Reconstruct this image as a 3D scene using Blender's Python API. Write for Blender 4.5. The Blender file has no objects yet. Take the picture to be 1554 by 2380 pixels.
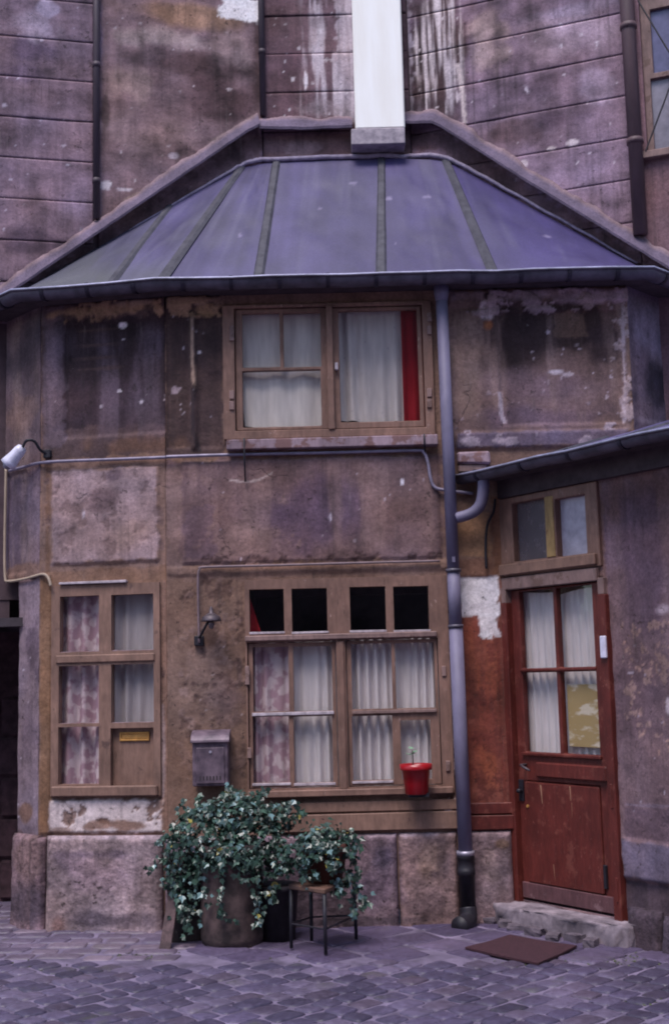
import bpy, bmesh, math, random
import numpy as np
from mathutils import Vector, Matrix

# ------------------------------------------------------------------ camera
EYE = 1.6
FOC = 2900.0                       # focal length in units of a 1554-wide picture
PITCH = math.atan((1573 - 1190) / FOC)
ROLL = 0.025
fwd = np.array([0, math.cos(PITCH), math.sin(PITCH)])
_r0 = np.array([1.0, 0, 0]); _u0 = np.array([0, -math.sin(PITCH), math.cos(PITCH)])
cright = math.cos(ROLL) * _r0 - math.sin(ROLL) * _u0
cup = math.sin(ROLL) * _r0 + math.cos(ROLL) * _u0
scene = bpy.context.scene
COL = scene.collection
cd = bpy.data.cameras.new('camera'); cam = bpy.data.objects.new('camera', cd); COL.objects.link(cam)
cd.sensor_fit = 'HORIZONTAL'; cd.sensor_width = 24.0; cd.lens = 24.0 * FOC / 1554.0
cd.clip_start = 0.1; cd.clip_end = 500
M = Matrix.Identity(4)
for i in range(3):
    M[i][0] = cright[i]; M[i][1] = cup[i]; M[i][2] = -fwd[i]
M[2][3] = EYE
cam.matrix_world = M
scene.camera = cam

# ------------------------------------------------------------------ sky, sun, exposure
SUN_EL, SUN_AZ = 63.0, 202.0        # azimuth: degrees clockwise from +Y, where the light comes from
w = bpy.data.worlds.new('World'); scene.world = w; w.use_nodes = True
nt = w.node_tree; bg = nt.nodes['Background']
sky = nt.nodes.new('ShaderNodeTexSky'); sky.sky_type = 'NISHITA'; sky.sun_disc = False
sky.sun_elevation = math.radians(SUN_EL); sky.sun_rotation = math.radians(SUN_AZ)
sky.dust_density = 1.5; sky.air_density = 1.0; sky.ozone_density = 2.0
nt.links.new(sky.outputs[0], bg.inputs[0]); bg.inputs[1].default_value = 0.11
sd = bpy.data.lights.new('sun', 'SUN'); sun = bpy.data.objects.new('sun', sd); COL.objects.link(sun)
sd.energy = 1.5; sd.angle = math.radians(26); sd.color = (1.0, 0.93, 0.93)
az, el = math.radians(SUN_AZ), math.radians(SUN_EL)
sdir = Vector((math.sin(az) * math.cos(el), math.cos(az) * math.cos(el), math.sin(el)))
sun.rotation_euler = sdir.to_track_quat('Z', 'Y').to_euler(); sun.location = (0, -4, 12)
vs = scene.view_settings
vs.view_transform = 'Standard'; vs.look = 'None'; vs.exposure = 1.15; vs.gamma = 1.0; vs.use_curve_mapping = False
scene.cycles.use_denoising = True
scene.cycles.filter_width = 2.0
scene.cycles.max_bounces = 8

# ------------------------------------------------------------------ helpers
rng = random.Random(7)
nrg = np.random.default_rng(11)

def ray(x, y): return cright * (x - 777) + cup * (1190 - y) + fwd * FOC
def ground_at(x, y, z=0.0):
    d = ray(x, y); t = (z - EYE) / d[2]; return np.array([d[0] * t, d[1] * t, z])
def at_y(x, y, Y):
    d = ray(x, y) * (Y / ray(x, y)[1]); return d + np.array([0, 0, EYE])

def srgb(r, g, b):
    out = []
    for v in (r, g, b):
        v /= 255.0
        out.append(v / 12.92 if v <= 0.04045 else ((v + 0.055) / 1.055) ** 2.4)
    return np.array(out)

_TAB = nrg.random((256, 256))
def vnoise(u, v):
    iu = np.floor(u).astype(int); iv = np.floor(v).astype(int)
    fu = u - iu; fv = v - iv
    fu = fu * fu * (3 - 2 * fu); fv = fv * fv * (3 - 2 * fv)
    g = lambda a, b: _TAB[a & 255, b & 255]
    return (g(iu, iv) * (1 - fu) + g(iu + 1, iv) * fu) * (1 - fv) + (g(iu, iv + 1) * (1 - fu) + g(iu + 1, iv + 1) * fu) * fv
def fbm(u, v, s=1.0, seed=0, octs=4, gain=0.5):
    a, t, n = 1.0, 0.0, 0.0
    u = np.asarray(u, float) * s + seed * 17.31; v = np.asarray(v, float) * s + seed * 9.77
    for i in range(octs):
        t = t + a * vnoise(u, v); n += a; a *= gain; u = u * 2.03 + 5.1; v = v * 2.03 + 3.7
    return t / n
def sstep(a, b, x):
    t = np.clip((x - a) / (b - a), 0, 1); return t * t * (3 - 2 * t)

class Facet:
    """a vertical wall plane: origin (plan), direction along (to the viewer's right), outward normal"""
    def __init__(s, o, t):
        s.o = np.array([o[0], o[1], 0.0]); t = np.array([t[0], t[1], 0.0]); s.t = t / np.linalg.norm(t)
        s.n = np.array([s.t[1], -s.t[0], 0.0])
    def uv(s, px, py, off=0.0):
        d = ray(px, py); e = np.array([0, 0, EYE]); o = s.o + s.n * off
        k = np.dot(o - e, s.n) / np.dot(d, s.n); p = e + d * k
        return float(np.dot(p - s.o, s.t)), float(p[2])
    def P(s, u, z, d=0.0):
        return s.o + s.t * u + s.n * d + np.array([0, 0, z])
    def R(s, x0, y0, x1, y1, off=0.0):
        xm, ym = (x0 + x1) / 2, (y0 + y1) / 2
        return (s.uv(x0, ym, off)[0], s.uv(x1, ym, off)[0], s.uv(xm, y1, off)[1], s.uv(xm, y0, off)[1])

def new_obj(name, me, mat=None, parent=None, kind=None):
    o = bpy.data.objects.new(name, me); COL.objects.link(o)
    if mat is not None and not me.materials: me.materials.append(mat)
    if parent is not None: o.parent = parent
    if kind: o['kind'] = kind
    return o
def tag(o, label, cat, group=None):
    o['label'] = label; o['category'] = cat
    if group: o['group'] = group
    return o
def thing(name, label, cat, group=None, loc=(0, 0, 0)):
    o = bpy.data.objects.new(name, None); COL.objects.link(o); o.empty_display_size = 0.1
    o.location = loc
    return tag(o, label, cat, group)
def adopt(child, parent):
    """keep world placement under an Empty that is not at the origin"""
    child.parent = parent
    child.matrix_parent_inverse = Matrix.Translation(-Vector(parent.location))
    return child
def bm_obj(name, bm, mat, parent=None, smooth=False, bevel=0.0, kind=None, segs=1):
    bmesh.ops.recalc_face_normals(bm, faces=bm.faces[:])
    if bevel > 0:
        es = [e for e in bm.edges if len(e.link_faces) == 2 and e.calc_face_angle(0) > 0.5]
        bmesh.ops.bevel(bm, geom=es, offset=bevel, segments=segs, profile=0.6, affect='EDGES', clamp_overlap=True)
    me = bpy.data.meshes.new(name); bm.to_mesh(me); bm.free()
    if smooth:
        for p in me.polygons: p.use_smooth = True
    o = new_obj(name, me, mat, None, kind)
    if parent is not None:
        if parent.type == 'EMPTY' and Vector(parent.location).length > 0: adopt(o, parent)
        elif parent.parent is not None and Vector(parent.parent.location).length > 0 and parent.type != 'EMPTY': adopt2(o, parent)
        else: o.parent = parent
    return o
def adopt2(child, parent):
    child.parent = parent
    return child

def box8(bm, pts):
    v = [bm.verts.new(tuple(p)) for p in pts]
    for f in ((0, 1, 2, 3), (7, 6, 5, 4), (0, 4, 5, 1), (1, 5, 6, 2), (2, 6, 7, 3), (3, 7, 4, 0)):
        bm.faces.new([v[i] for i in f])
def fbox(bm, F, u0, u1, z0, z1, d0, d1, j=0.0):
    q = lambda: rng.uniform(-j, j)
    pts = [F.P(u, z, d) + np.array([q(), q(), q()]) for d in (d0, d1) for u, z in ((u0, z0), (u1, z0), (u1, z1), (u0, z1))]
    box8(bm, pts)
def wbox(bm, c, size, rz=0.0):
    cx, cy, cz = c; sx, sy, sz = [s / 2 for s in size]; cs, sn = math.cos(rz), math.sin(rz)
    pts = []
    for z in (-sz, sz):
        for x, y in ((-sx, -sy), (sx, -sy), (sx, sy), (-sx, sy)):
            pts.append((cx + x * cs - y * sn, cy + x * sn + y * cs, cz + z))
    box8(bm, pts)
def plate(bm, F, rect, holes, d_back, d_front):
    """a solid board lying in the facet with rectangular holes"""
    u0, u1, z0, z1 = rect
    us = sorted({u0, u1} | {h[i] for h in holes for i in (0, 1) if u0 < h[i] < u1})
    zs = sorted({z0, z1} | {h[i] for h in holes for i in (2, 3) if z0 < h[i] < z1})
    nu, nz = len(us) - 1, len(zs) - 1
    solid = np.ones((nu, nz), bool)
    for i in range(nu):
        for j in range(nz):
            cu, cz = (us[i] + us[i + 1]) / 2, (zs[j] + zs[j + 1]) / 2
            for h in holes:
                if h[0] < cu < h[1] and h[2] < cz < h[3]: solid[i, j] = False
    vf, vb = {}, {}
    def V(d, i, j, dd):
        if (i, j) not in d: d[(i, j)] = bm.verts.new(tuple(F.P(us[i], zs[j], dd)))
        return d[(i, j)]
    for i in range(nu):
        for j in range(nz):
            if not solid[i, j]: continue
            q = ((i, j), (i + 1, j), (i + 1, j + 1), (i, j + 1))
            bm.faces.new([V(vf, a, b, d_front) for a, b in q])
            bm.faces.new([V(vb, a, b, d_back) for a, b in reversed(q)])
            for k, (di, dj) in enumerate(((0, -1), (1, 0), (0, 1), (-1, 0))):
                ii, jj = i + di, j + dj
                if not (0 <= ii < nu and 0 <= jj < nz and solid[ii, jj]):
                    a, b = q[k], q[(k + 1) % 4]
                    bm.faces.new([V(vf, *b, d_front), V(vf, *a, d_front), V(vb, *a, d_back), V(vb, *b, d_back)])
def tube(bm, pts, r, segs=10, caps=True, smooth_path=False):
    pts = [Vector(tuple(p)) for p in pts]
    if smooth_path: pts = catmull(pts)
    rs = r if isinstance(r, (list, tuple)) else [r] * len(pts)
    if len(rs) != len(pts): rs = [rs[0] + (rs[-1] - rs[0]) * i / (len(pts) - 1) for i in range(len(pts))]
    rings = []; ref = None
    for i, p in enumerate(pts):
        a = pts[max(i - 1, 0)]; b = pts[min(i + 1, len(pts) - 1)]
        t = (b - a).normalized()
        if ref is None: ref = t.orthogonal().normalized()
        ref = (ref - t * ref.dot(t)).normalized(); s = t.cross(ref)
        rings.append([bm.verts.new(p + (ref * math.cos(k * 2 * math.pi / segs) + s * math.sin(k * 2 * math.pi / segs)) * rs[i]) for k in range(segs)])
    for A, B in zip(rings, rings[1:]):
        for k in range(segs): bm.faces.new((A[k], A[(k + 1) % segs], B[(k + 1) % segs], B[k]))
    if caps:
        bm.faces.new(rings[0][::-1]); bm.faces.new(rings[-1])
def catmull(P, n=6):
    P = [P[0]] + list(P) + [P[-1]]; out = []
    for i in range(1, len(P) - 2):
        a, b, c, d = P[i - 1], P[i], P[i + 1], P[i + 2]
        for k in range(n):
            t = k / n
            out.append(0.5 * ((2 * b) + (c - a) * t + (2 * a - 5 * b + 4 * c - d) * t * t + (3 * b - a - 3 * c + d) * t ** 3))
    out.append(P[-2]); return out
def lathe(bm, c, prof, segs=24, jit=0.0, axis=(0, 0, 1), cap=True):
    c = Vector(tuple(c)); ax = Vector(axis).normalized(); e1 = ax.orthogonal().normalized(); e2 = ax.cross(e1); rings = []
    for r, h in prof:
        rings.append([bm.verts.new(c + ax * h + (e1 * math.cos(2 * math.pi * k / segs) + e2 * math.sin(2 * math.pi * k / segs)) * (r + rng.uniform(-jit, jit))) for k in range(segs)])
    for A, B in zip(rings, rings[1:]):
        for k in range(segs): bm.faces.new((A[k], A[(k + 1) % segs], B[(k + 1) % segs], B[k]))
    if cap:
        bm.faces.new(rings[0][::-1]); bm.faces.new(rings[-1])
def sweep_plan(bm, line, prof, closed=True):
    """sweep a profile (outward, up) along a plan polyline of (point3, ...) keeping it vertical, mitred"""
    n = len(line); pts = [np.array(p, float) for p in line]; dirs = []
    for i in range(n - 1):
        d = pts[i + 1] - pts[i]; d[2] = 0; dirs.append(d / np.linalg.norm(d))
    rings = []
    for i in range(n):
        a = dirs[max(i - 1, 0)]; b = dirs[min(i, n - 2)]
        na = np.array([a[1], -a[0], 0]); nb = np.array([b[1], -b[0], 0])
        m = na + nb; m = m / np.dot(m, na) if np.linalg.norm(m) > 1e-6 else na
        rings.append([bm.verts.new(tuple(pts[i] + m * o + np.array([0, 0, h]))) for o, h in prof])
    k = len(prof)
    for A, B in zip(rings, rings[1:]):
        for j in range(k if closed else k - 1): bm.faces.new((A[j], A[(j + 1) % k], B[(j + 1) % k], B[j]))
    if closed:
        bm.faces.new(rings[0]); bm.faces.new(rings[-1][::-1])

# ------------------------------------------------------------------ materials
def mat_base(name):
    m = bpy.data.materials.new(name); m.use_nodes = True
    n = m.node_tree; b = n.nodes['Principled BSDF']; return m, n, b
def nnode(n, t, **kw):
    o = n.nodes.new(t)
    for k, v in kw.items(): setattr(o, k, v)
    return o
def mathn(n, op, a, b=None, clamp=False):
    o = nnode(n, 'ShaderNodeMath', operation=op, use_clamp=clamp)
    for i, x in enumerate((a, b)):
        if x is None: continue
        if hasattr(x, 'is_linked') or hasattr(x, 'links'): n.links.new(x, o.inputs[i])
        else: o.inputs[i].default_value = x
    return o.outputs[0]
def coords(n, scale=(1, 1, 1)):
    tc = nnode(n, 'ShaderNodeTexCoord'); mp = nnode(n, 'ShaderNodeMapping'); mp.inputs['Scale'].default_value = scale
    g = nnode(n, 'ShaderNodeNewGeometry'); n.links.new(g.outputs['Position'], mp.inputs['Vector']); return mp.outputs[0]
def noise(n, vec, s, detail=4, rough=0.55):
    o = nnode(n, 'ShaderNodeTexNoise'); o.inputs['Scale'].default_value = s; o.inputs['Detail'].default_value = detail
    o.inputs['Roughness'].default_value = rough; n.links.new(vec, o.inputs['Vector']); return o.outputs['Fac']
def ramp(n, fac, lo, hi, c0=(0, 0, 0, 1), c1=(1, 1, 1, 1)):
    r = nnode(n, 'ShaderNodeValToRGB'); r.color_ramp.elements[0].position = lo; r.color_ramp.elements[1].position = hi
    r.color_ramp.elements[0].color = c0; r.color_ramp.elements[1].color = c1; n.links.new(fac, r.inputs[0]); return r.outputs[0]
def mixc(n, fac, a, b, mode='MIX'):
    o = nnode(n, 'ShaderNodeMix', data_type='RGBA', blend_type=mode)
    for s, x in ((0, fac), (6, a), (7, b)):
        if hasattr(x, 'links'): n.links.new(x, o.inputs[s])
        elif isinstance(x, (int, float)): o.inputs[s].default_value = x
        else: o.inputs[s].default_value = (*x[:3], 1)
    return o.outputs[2]
def bump(n, b, h, strength, dist):
    o = nnode(n, 'ShaderNodeBump'); o.inputs['Strength'].default_value = strength; o.inputs['Distance'].default_value = dist
    n.links.new(h, o.inputs['Height']); n.links.new(o.outputs[0], b.inputs['Normal'])

def attr_mat(name, rough=0.9, fine=0.35, bumpd=0.006, spec=0.25, fs=45, crack=0.0, drip=0.0, pits=0.0):
    """plaster, stone or zinc whose colour comes from the mesh's own stain map, with grain, pits, cracks and runs"""
    m, n, b = mat_base(name)
    at = nnode(n, 'ShaderNodeAttribute', attribute_name='Col'); v = coords(n)
    nf = noise(n, v, fs, 8, 0.7); g = ramp(n, nf, 0.3, 0.72, (1 - fine,) * 3 + (1,), (1 + fine,) * 3 + (1,))
    c = mixc(n, 1.0, at.outputs['Color'], g, 'MULTIPLY')
    sp = noise(n, v, 190, 3, 0.6); c = mixc(n, 1.0, c, ramp(n, sp, 0.3, 0.7, (0.82,) * 3 + (1,), (1.16,) * 3 + (1,)), 'MULTIPLY')
    h = mathn(n, 'ADD', noise(n, v, 28, 5, 0.6), mathn(n, 'MULTIPLY', nf, 0.6))
    if drip:
        dr = noise(n, coords(n, (1, 1, 0.045)), 26, 5, 0.62); area = ramp(n, noise(n, v, 1.7, 3), 0.38, 0.62)
        c = mixc(n, mathn(n, 'MULTIPLY', mathn(n, 'MULTIPLY', ramp(n, dr, 0.52, 0.66), area), drip), c, (0.03, 0.023, 0.026))
        dr2 = noise(n, coords(n, (1.3, 1.3, 0.05)), 31, 5, 0.62)
        c = mixc(n, mathn(n, 'MULTIPLY', mathn(n, 'MULTIPLY', ramp(n, dr2, 0.58, 0.72), ramp(n, noise(n, v, 2.1, 3), 0.5, 0.7)), drip * 0.55), c, (0.36, 0.29, 0.29))
    if pits:
        pf = noise(n, v, 21, 9, 0.72); ar = ramp(n, noise(n, v, 2.6, 4), 0.42, 0.62); pk = mathn(n, 'MULTIPLY', ramp(n, pf, 0.60, 0.635), ar)
        c = mixc(n, mathn(n, 'MULTIPLY', pk, pits), c, (0.045, 0.033, 0.032)); h = mathn(n, 'SUBTRACT', h, mathn(n, 'MULTIPLY', pk, 1.2))
        pg = noise(n, v, 17, 9, 0.72); pk2 = mathn(n, 'MULTIPLY', ramp(n, pg, 0.655, 0.68), ramp(n, noise(n, v, 3.3, 3), 0.45, 0.6))
        c = mixc(n, mathn(n, 'MULTIPLY', pk2, pits * 0.8), c, (0.34, 0.29, 0.30)); h = mathn(n, 'ADD', h, mathn(n, 'MULTIPLY', pk2, 0.8))
    if crack:
        dv = nnode(n, 'ShaderNodeMix', data_type='VECTOR'); nn = nnode(n, 'ShaderNodeTexNoise'); nn.inputs['Scale'].default_value = 5; nn.inputs['Detail'].default_value = 6; n.links.new(v, nn.inputs['Vector'])
        dv.inputs[0].default_value = 0.3; n.links.new(v, dv.inputs[4]); n.links.new(nn.outputs['Color'], dv.inputs[5])
        vo = nnode(n, 'ShaderNodeTexVoronoi', feature='DISTANCE_TO_EDGE'); vo.inputs['Scale'].default_value = 1.3; n.links.new(dv.outputs[1], vo.inputs['Vector'])
        ck = mathn(n, 'MULTIPLY', ramp(n, vo.outputs['Distance'], 0.003, 0.009, (1, 1, 1, 1), (0, 0, 0, 1)), ramp(n, noise(n, v, 1.5, 3), 0.55, 0.66))
        c = mixc(n, mathn(n, 'MULTIPLY', ck, crack), c, (0.02, 0.015, 0.016)); h = mathn(n, 'SUBTRACT', h, mathn(n, 'MULTIPLY', ck, 1.0))
    n.links.new(c, b.inputs['Base Color'])
    b.inputs['Roughness'].default_value = rough; b.inputs['Specular IOR Level'].default_value = spec
    bump(n, b, h, 0.8, bumpd)
    return m
def simple(name, col, rough=0.6, metal=0.0, var=0.25, s=12, stretch=(1, 1, 1), col2=None, bumpd=0.0, spec=0.4, lo=0.35, hi=0.7):
    m, n, b = mat_base(name); v = coords(n, stretch); f = noise(n, v, s, 5, 0.6)
    c0 = np.array(col) * (1 - var); c1 = np.array(col2) if col2 is not None else np.array(col) * (1 + var)
    n.links.new(ramp(n, f, lo, hi, (*c0, 1), (*np.clip(c1, 0, 1), 1)), b.inputs['Base Color'])
    b.inputs['Roughness'].default_value = rough; b.inputs['Metallic'].default_value = metal; b.inputs['Specular IOR Level'].default_value = spec
    if bumpd > 0: bump(n, b, f, 0.6, bumpd)
    return m
def wood_mat(name, col, worn, wear=0.6, rough=0.65, s=9, spec=0.35, chips=0.6):
    """painted joinery: brush grain, dirt, flaked chips and places where the paint is worn off"""
    m, n, b = mat_base(name); v = coords(n, (1, 1, 0.22)); f = noise(n, v, 40, 6, 0.65); v2 = coords(n); f2 = noise(n, v2, s, 6, 0.65)
    c = ramp(n, f, 0.3, 0.75, (*(np.array(col) * 0.72), 1), (*(np.array(col) * 1.22), 1))
    c = mixc(n, ramp(n, f2, wear, wear + 0.06), c, worn)
    f3 = noise(n, v2, 3.2, 5, 0.65); c = mixc(n, 1.0, c, ramp(n, f3, 0.3, 0.7, (0.62, 0.60, 0.61, 1), (1.2, 1.17, 1.17, 1)), 'MULTIPLY')
    ck = mathn(n, 'MULTIPLY', ramp(n, noise(n, coords(n, (1, 1, .5)), 34, 8, 0.72), 0.62, 0.645), ramp(n, noise(n, v2, 4.3, 3), 0.42, 0.6))
    c = mixc(n, mathn(n, 'MULTIPLY', ck, chips), c, np.clip(np.array(worn) * 1.9 + 0.03, 0, .6))
    dk = mathn(n, 'MULTIPLY', ramp(n, noise(n, coords(n, (1.3, 1.3, .3)), 38, 8, 0.7), 0.62, 0.66), ramp(n, noise(n, v2, 5.1, 3), 0.45, 0.62))
    c = mixc(n, mathn(n, 'MULTIPLY', dk, 0.7), c, np.array(col) * 0.3)
    n.links.new(c, b.inputs['Base Color']); b.inputs['Roughness'].default_value = rough; b.inputs['Specular IOR Level'].default_value = spec
    h = mathn(n, 'SUBTRACT', mathn(n, 'ADD', f, f2), mathn(n, 'MULTIPLY', mathn(n, 'ADD', ck, dk), 0.8))
    bump(n, b, h, 0.6, 0.003); return m

MT = {}
MT['wall'] = attr_mat('wall_plaster', 0.9, 0.30, 0.004, crack=0.4, drip=0.34, pits=0.6)
MT['stone'] = attr_mat('plinth_stone', 0.92, 0.46, 0.014, fs=30, pits=0.85, drip=0.3)
MT['rear'] = attr_mat('rear_wall_stone', 0.9, 0.26, 0.005, drip=0.4, pits=0.5)
MT['zinc_roof'] = attr_mat('zinc_roof', 0.55, 0.16, 0.0015, spec=0.4, fs=60)
MT['brown'] = wood_mat('brown_paint', srgb(128, 100, 88), srgb(96, 74, 68), 0.62)
MT['brown_pale'] = wood_mat('weathered_paint', srgb(132, 108, 104), srgb(104, 82, 76), 0.55)
MT['brown_win'] = wood_mat('window_wood', srgb(126, 97, 86), srgb(140, 116, 110), 0.66)
MT['red'] = wood_mat('red_paint', srgb(94, 40, 35), srgb(110, 58, 50), 0.57, 0.5)
MT['red_rough'] = wood_mat('red_brick_paint', srgb(124, 58, 44), srgb(96, 46, 40), 0.5, 0.85, 6)
MT['red_faded'] = wood_mat('faded_red_paint', srgb(98, 66, 70), srgb(120, 92, 96), 0.6)
MT['yellow_wood'] = wood_mat('yellow_paint', srgb(160, 132, 88), srgb(120, 86, 60), 0.58)
MT['sill'] = wood_mat('sill_paint', srgb(142, 122, 132), srgb(112, 84, 84), 0.5)
MT['white_trim'] = simple('white_trim', srgb(168, 156, 164), 0.7, var=0.35, s=30)
MT['gutter'] = simple('gutter_zinc', srgb(82, 77, 90), 0.5, 0.15, 0.4, 9, bumpd=0.001)
MT['gutter_highlight'] = simple('gutter_highlight', srgb(150, 150, 176), 0.45, 0.3, 0.35, 9)  # pale rim paints the highlight; same zinc as the darker trough
MT['gutter_seam'] = simple('gutter_seam', srgb(48, 44, 58), 0.5, 0.4)
MT['pipe'] = simple('downpipe_paint', srgb(106, 100, 124), 0.6, 0.0, 0.2, 9, (1, 1, 0.4), bumpd=0.001)
MT['iron'] = simple('black_iron', srgb(34, 31, 40), 0.55, 0.1, 0.35, 20, bumpd=0.001)
MT['brown_pipe'] = simple('brown_pipe', srgb(86, 66, 72), 0.6, 0.0, 0.2, 10, (1, 1, .3))
MT['dark_pipe'] = simple('dark_pipe', srgb(66, 54, 64), 0.6, 0.0, 0.25, 10, (1, 1, .3))
MT['conduit'] = simple('grey_conduit', srgb(128, 120, 140), 0.45, 0.2, 0.25, 14)
MT['conduit_brown'] = simple('painted_conduit', srgb(112, 94, 100), 0.55, 0.0, 0.2, 14)
MT['cable'] = simple('cream_cable', srgb(158, 140, 124), 0.55, var=0.15)
MT['dark'] = simple('dark_interior', srgb(58, 50, 56), 0.9, var=0.2)
MT['soffit'] = simple('dark_soffit', srgb(66, 55, 60), 0.9, var=0.3)  # dark even tone for the boards under the gutters
MT['white_paint'] = simple('flue_white', (0.86, 0.83, 0.78), 0.75, var=0.04, s=5, stretch=(2, 2, .25), col2=(0.9, 0.89, 0.87), bumpd=.003)
MT['flash'] = attr_mat('flashing_mortar', 0.85, 0.28, 0.006)
MT['terracotta'] = simple('terracotta', srgb(76, 40, 33), 0.8, var=0.25)
MT['brass'] = simple('brass', srgb(190, 142, 80), 0.42, 0.35, 0.2, 30)
MT['mailbox'] = simple('mailbox_metal', srgb(92, 78, 92), 0.5, 0.15, 0.35, 14, col2=srgb(118, 100, 112), bumpd=0.001)
MT['lamp_metal'] = simple('lamp_metal', srgb(150, 144, 160), 0.4, 0.3, 0.3, 18)
MT['lamp_dark'] = simple('tarnished_metal', srgb(78, 68, 74), 0.5, 0.3, 0.45, 22)
MT['lamp_white'] = simple('lamp_enamel', srgb(205, 202, 222), 0.3, 0.0, 0.2, 18)
MT['mat'] = simple('doormat', srgb(58, 31, 40), 0.95, var=0.3, s=60, bumpd=0.004)
MT['soil'] = simple('soil', srgb(52, 42, 40), 0.95, var=0.4, s=50)
MT['shade_board'] = wood_mat('shade_board_wood', srgb(44, 36, 40), srgb(58, 48, 50), 0.55, 0.8)
MT['plank'] = wood_mat('grey_plank', srgb(92, 74, 76), srgb(70, 56, 58), 0.5, 0.8)
MT['stool_top'] = wood_mat('stool_wood', srgb(104, 78, 66), srgb(70, 52, 48), 0.5)
MT['white_plaster'] = attr_mat('white_plaster', 0.85, 0.06, 0.003)
MT['mortar'] = simple('pale_mortar', srgb(150, 138, 158), 0.9, var=0.3, s=20, bumpd=0.004)

def red_plastic():
    m, n, b = mat_base('red_plastic'); b.inputs['Base Color'].default_value = (*srgb(146, 14, 24), 1); b.inputs['Roughness'].default_value = 0.32
    return m
MT['red_plastic'] = red_plastic()
def glass_mat(name='window_glass', tint=(0.95, 0.94, 0.93), refl=0.05):
    m, n, b = mat_base(name); n.nodes.remove(b); out = n.nodes['Material Output']
    t = nnode(n, 'ShaderNodeBsdfTransparent'); t.inputs[0].default_value = (*tint, 1)
    g = nnode(n, 'ShaderNodeBsdfGlossy'); g.inputs['Roughness'].default_value = 0.03
    lw = nnode(n, 'ShaderNodeLayerWeight'); lw.inputs[0].default_value = 0.5
    fr = mathn(n, 'MULTIPLY_ADD', mathn(n, 'POWER', lw.outputs['Facing'], 5.0), 0.5); fr.node.inputs[2].default_value = refl * 0.8
    v = coords(n); bp = nnode(n, 'ShaderNodeBump'); bp.inputs['Strength'].default_value = 0.25; bp.inputs['Distance'].default_value = 0.004
    n.links.new(noise(n, v, 7, 2), bp.inputs['Height']); n.links.new(bp.outputs[0], g.inputs['Normal'])
    mx = nnode(n, 'ShaderNodeMixShader'); n.links.new(fr, mx.inputs[0]); n.links.new(t.outputs[0], mx.inputs[1]); n.links.new(g.outputs[0], mx.inputs[2])
    n.links.new(mx.outputs[0], out.inputs[0]); return m
MT['glass'] = glass_mat()
def dusty(name, col, amount):
    m, n, b = mat_base(name); out = n.nodes['Material Output']
    b.inputs['Roughness'].default_value = 0.25; v = coords(n)
    n.links.new(ramp(n, noise(n, v, 14, 5), 0.3, 0.75, (*(np.array(col) * 0.7), 1), (*(np.array(col) * 1.15), 1)), b.inputs['Base Color'])
    t = nnode(n, 'ShaderNodeBsdfTransparent'); mx = nnode(n, 'ShaderNodeMixShader'); mx.inputs[0].default_value = amount
    n.links.new(t.outputs[0], mx.inputs[1]); n.links.new(b.outputs[0], mx.inputs[2]); n.links.new(mx.outputs[0], out.inputs[0]); return m
MT['dusty_dark'] = dusty('dusty_glass', srgb(108, 98, 104), 0.75)
MT['dusty_pale'] = dusty('whitened_glass', srgb(176, 168, 184), 0.92)
MT['blue_glass'] = dusty('blue_glass', srgb(106, 104, 138), 0.85)
MT['grey_glass'] = dusty('grey_glass', srgb(140, 134, 146), 0.85)

def cloth(name, col, spots=None, var=0.12, sheer=0.25):
    m, n, b = mat_base(name); out = n.nodes['Material Output']; v = coords(n)
    f = noise(n, coords(n, (1, 1, 0.15)), 30, 4); c = ramp(n, f, 0.3, 0.7, (*(np.array(col) * (1 - var)), 1), (*np.clip(np.array(col) * (1 + var), 0, 1), 1))
    if spots is not None: c = mixc(n, ramp(n, noise(n, v, spots[1], 2, 0.5), spots[2], spots[2] + 0.1), c, spots[0])
    n.links.new(c, b.inputs['Base Color']); b.inputs['Roughness'].default_value = 0.95; b.inputs['Specular IOR Level'].default_value = 0.1
    tl = nnode(n, 'ShaderNodeBsdfTranslucent'); n.links.new(c, tl.inputs[0])
    mx = nnode(n, 'ShaderNodeMixShader'); mx.inputs[0].default_value = sheer
    n.links.new(b.outputs[0], mx.inputs[1]); n.links.new(tl.outputs[0], mx.inputs[2]); n.links.new(mx.outputs[0], out.inputs[0]); return m
MT['net'] = cloth('net_curtain', (0.86, 0.81, 0.85))
MT['net_pink'] = cloth('pink_curtain', (0.80, 0.67, 0.73), ((0.54, 0.36, 0.44), 14, 0.45))
MT['net_grey'] = cloth('grey_curtain', (0.52, 0.48, 0.52))
MT['cream'] = cloth('cream_curtain', (0.88, 0.83, 0.82))
MT['dotted'] = cloth('dotted_curtain', (0.72, 0.67, 0.68), ((0.30, 0.26, 0.34), 40, 0.68))
MT['red_cloth'] = cloth('red_curtain', (0.34, 0.02, 0.03))

def leaf_mat():
    m, n, b = mat_base('ivy_leaf')
    at = nnode(n, 'ShaderNodeAttribute', attribute_name='Col'); n.links.new(at.outputs['Color'], b.inputs['Base Color'])
    b.inputs['Roughness'].default_value = 0.33; b.inputs['Specular IOR Level'].default_value = 0.55
    return m
MT['leaf'] = leaf_mat()
MT['stem'] = simple('ivy_stem', srgb(70, 62, 48), 0.8)
MT['seedling'] = simple('seedling_leaf', srgb(120, 160, 128), 0.5, var=0.25)

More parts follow.
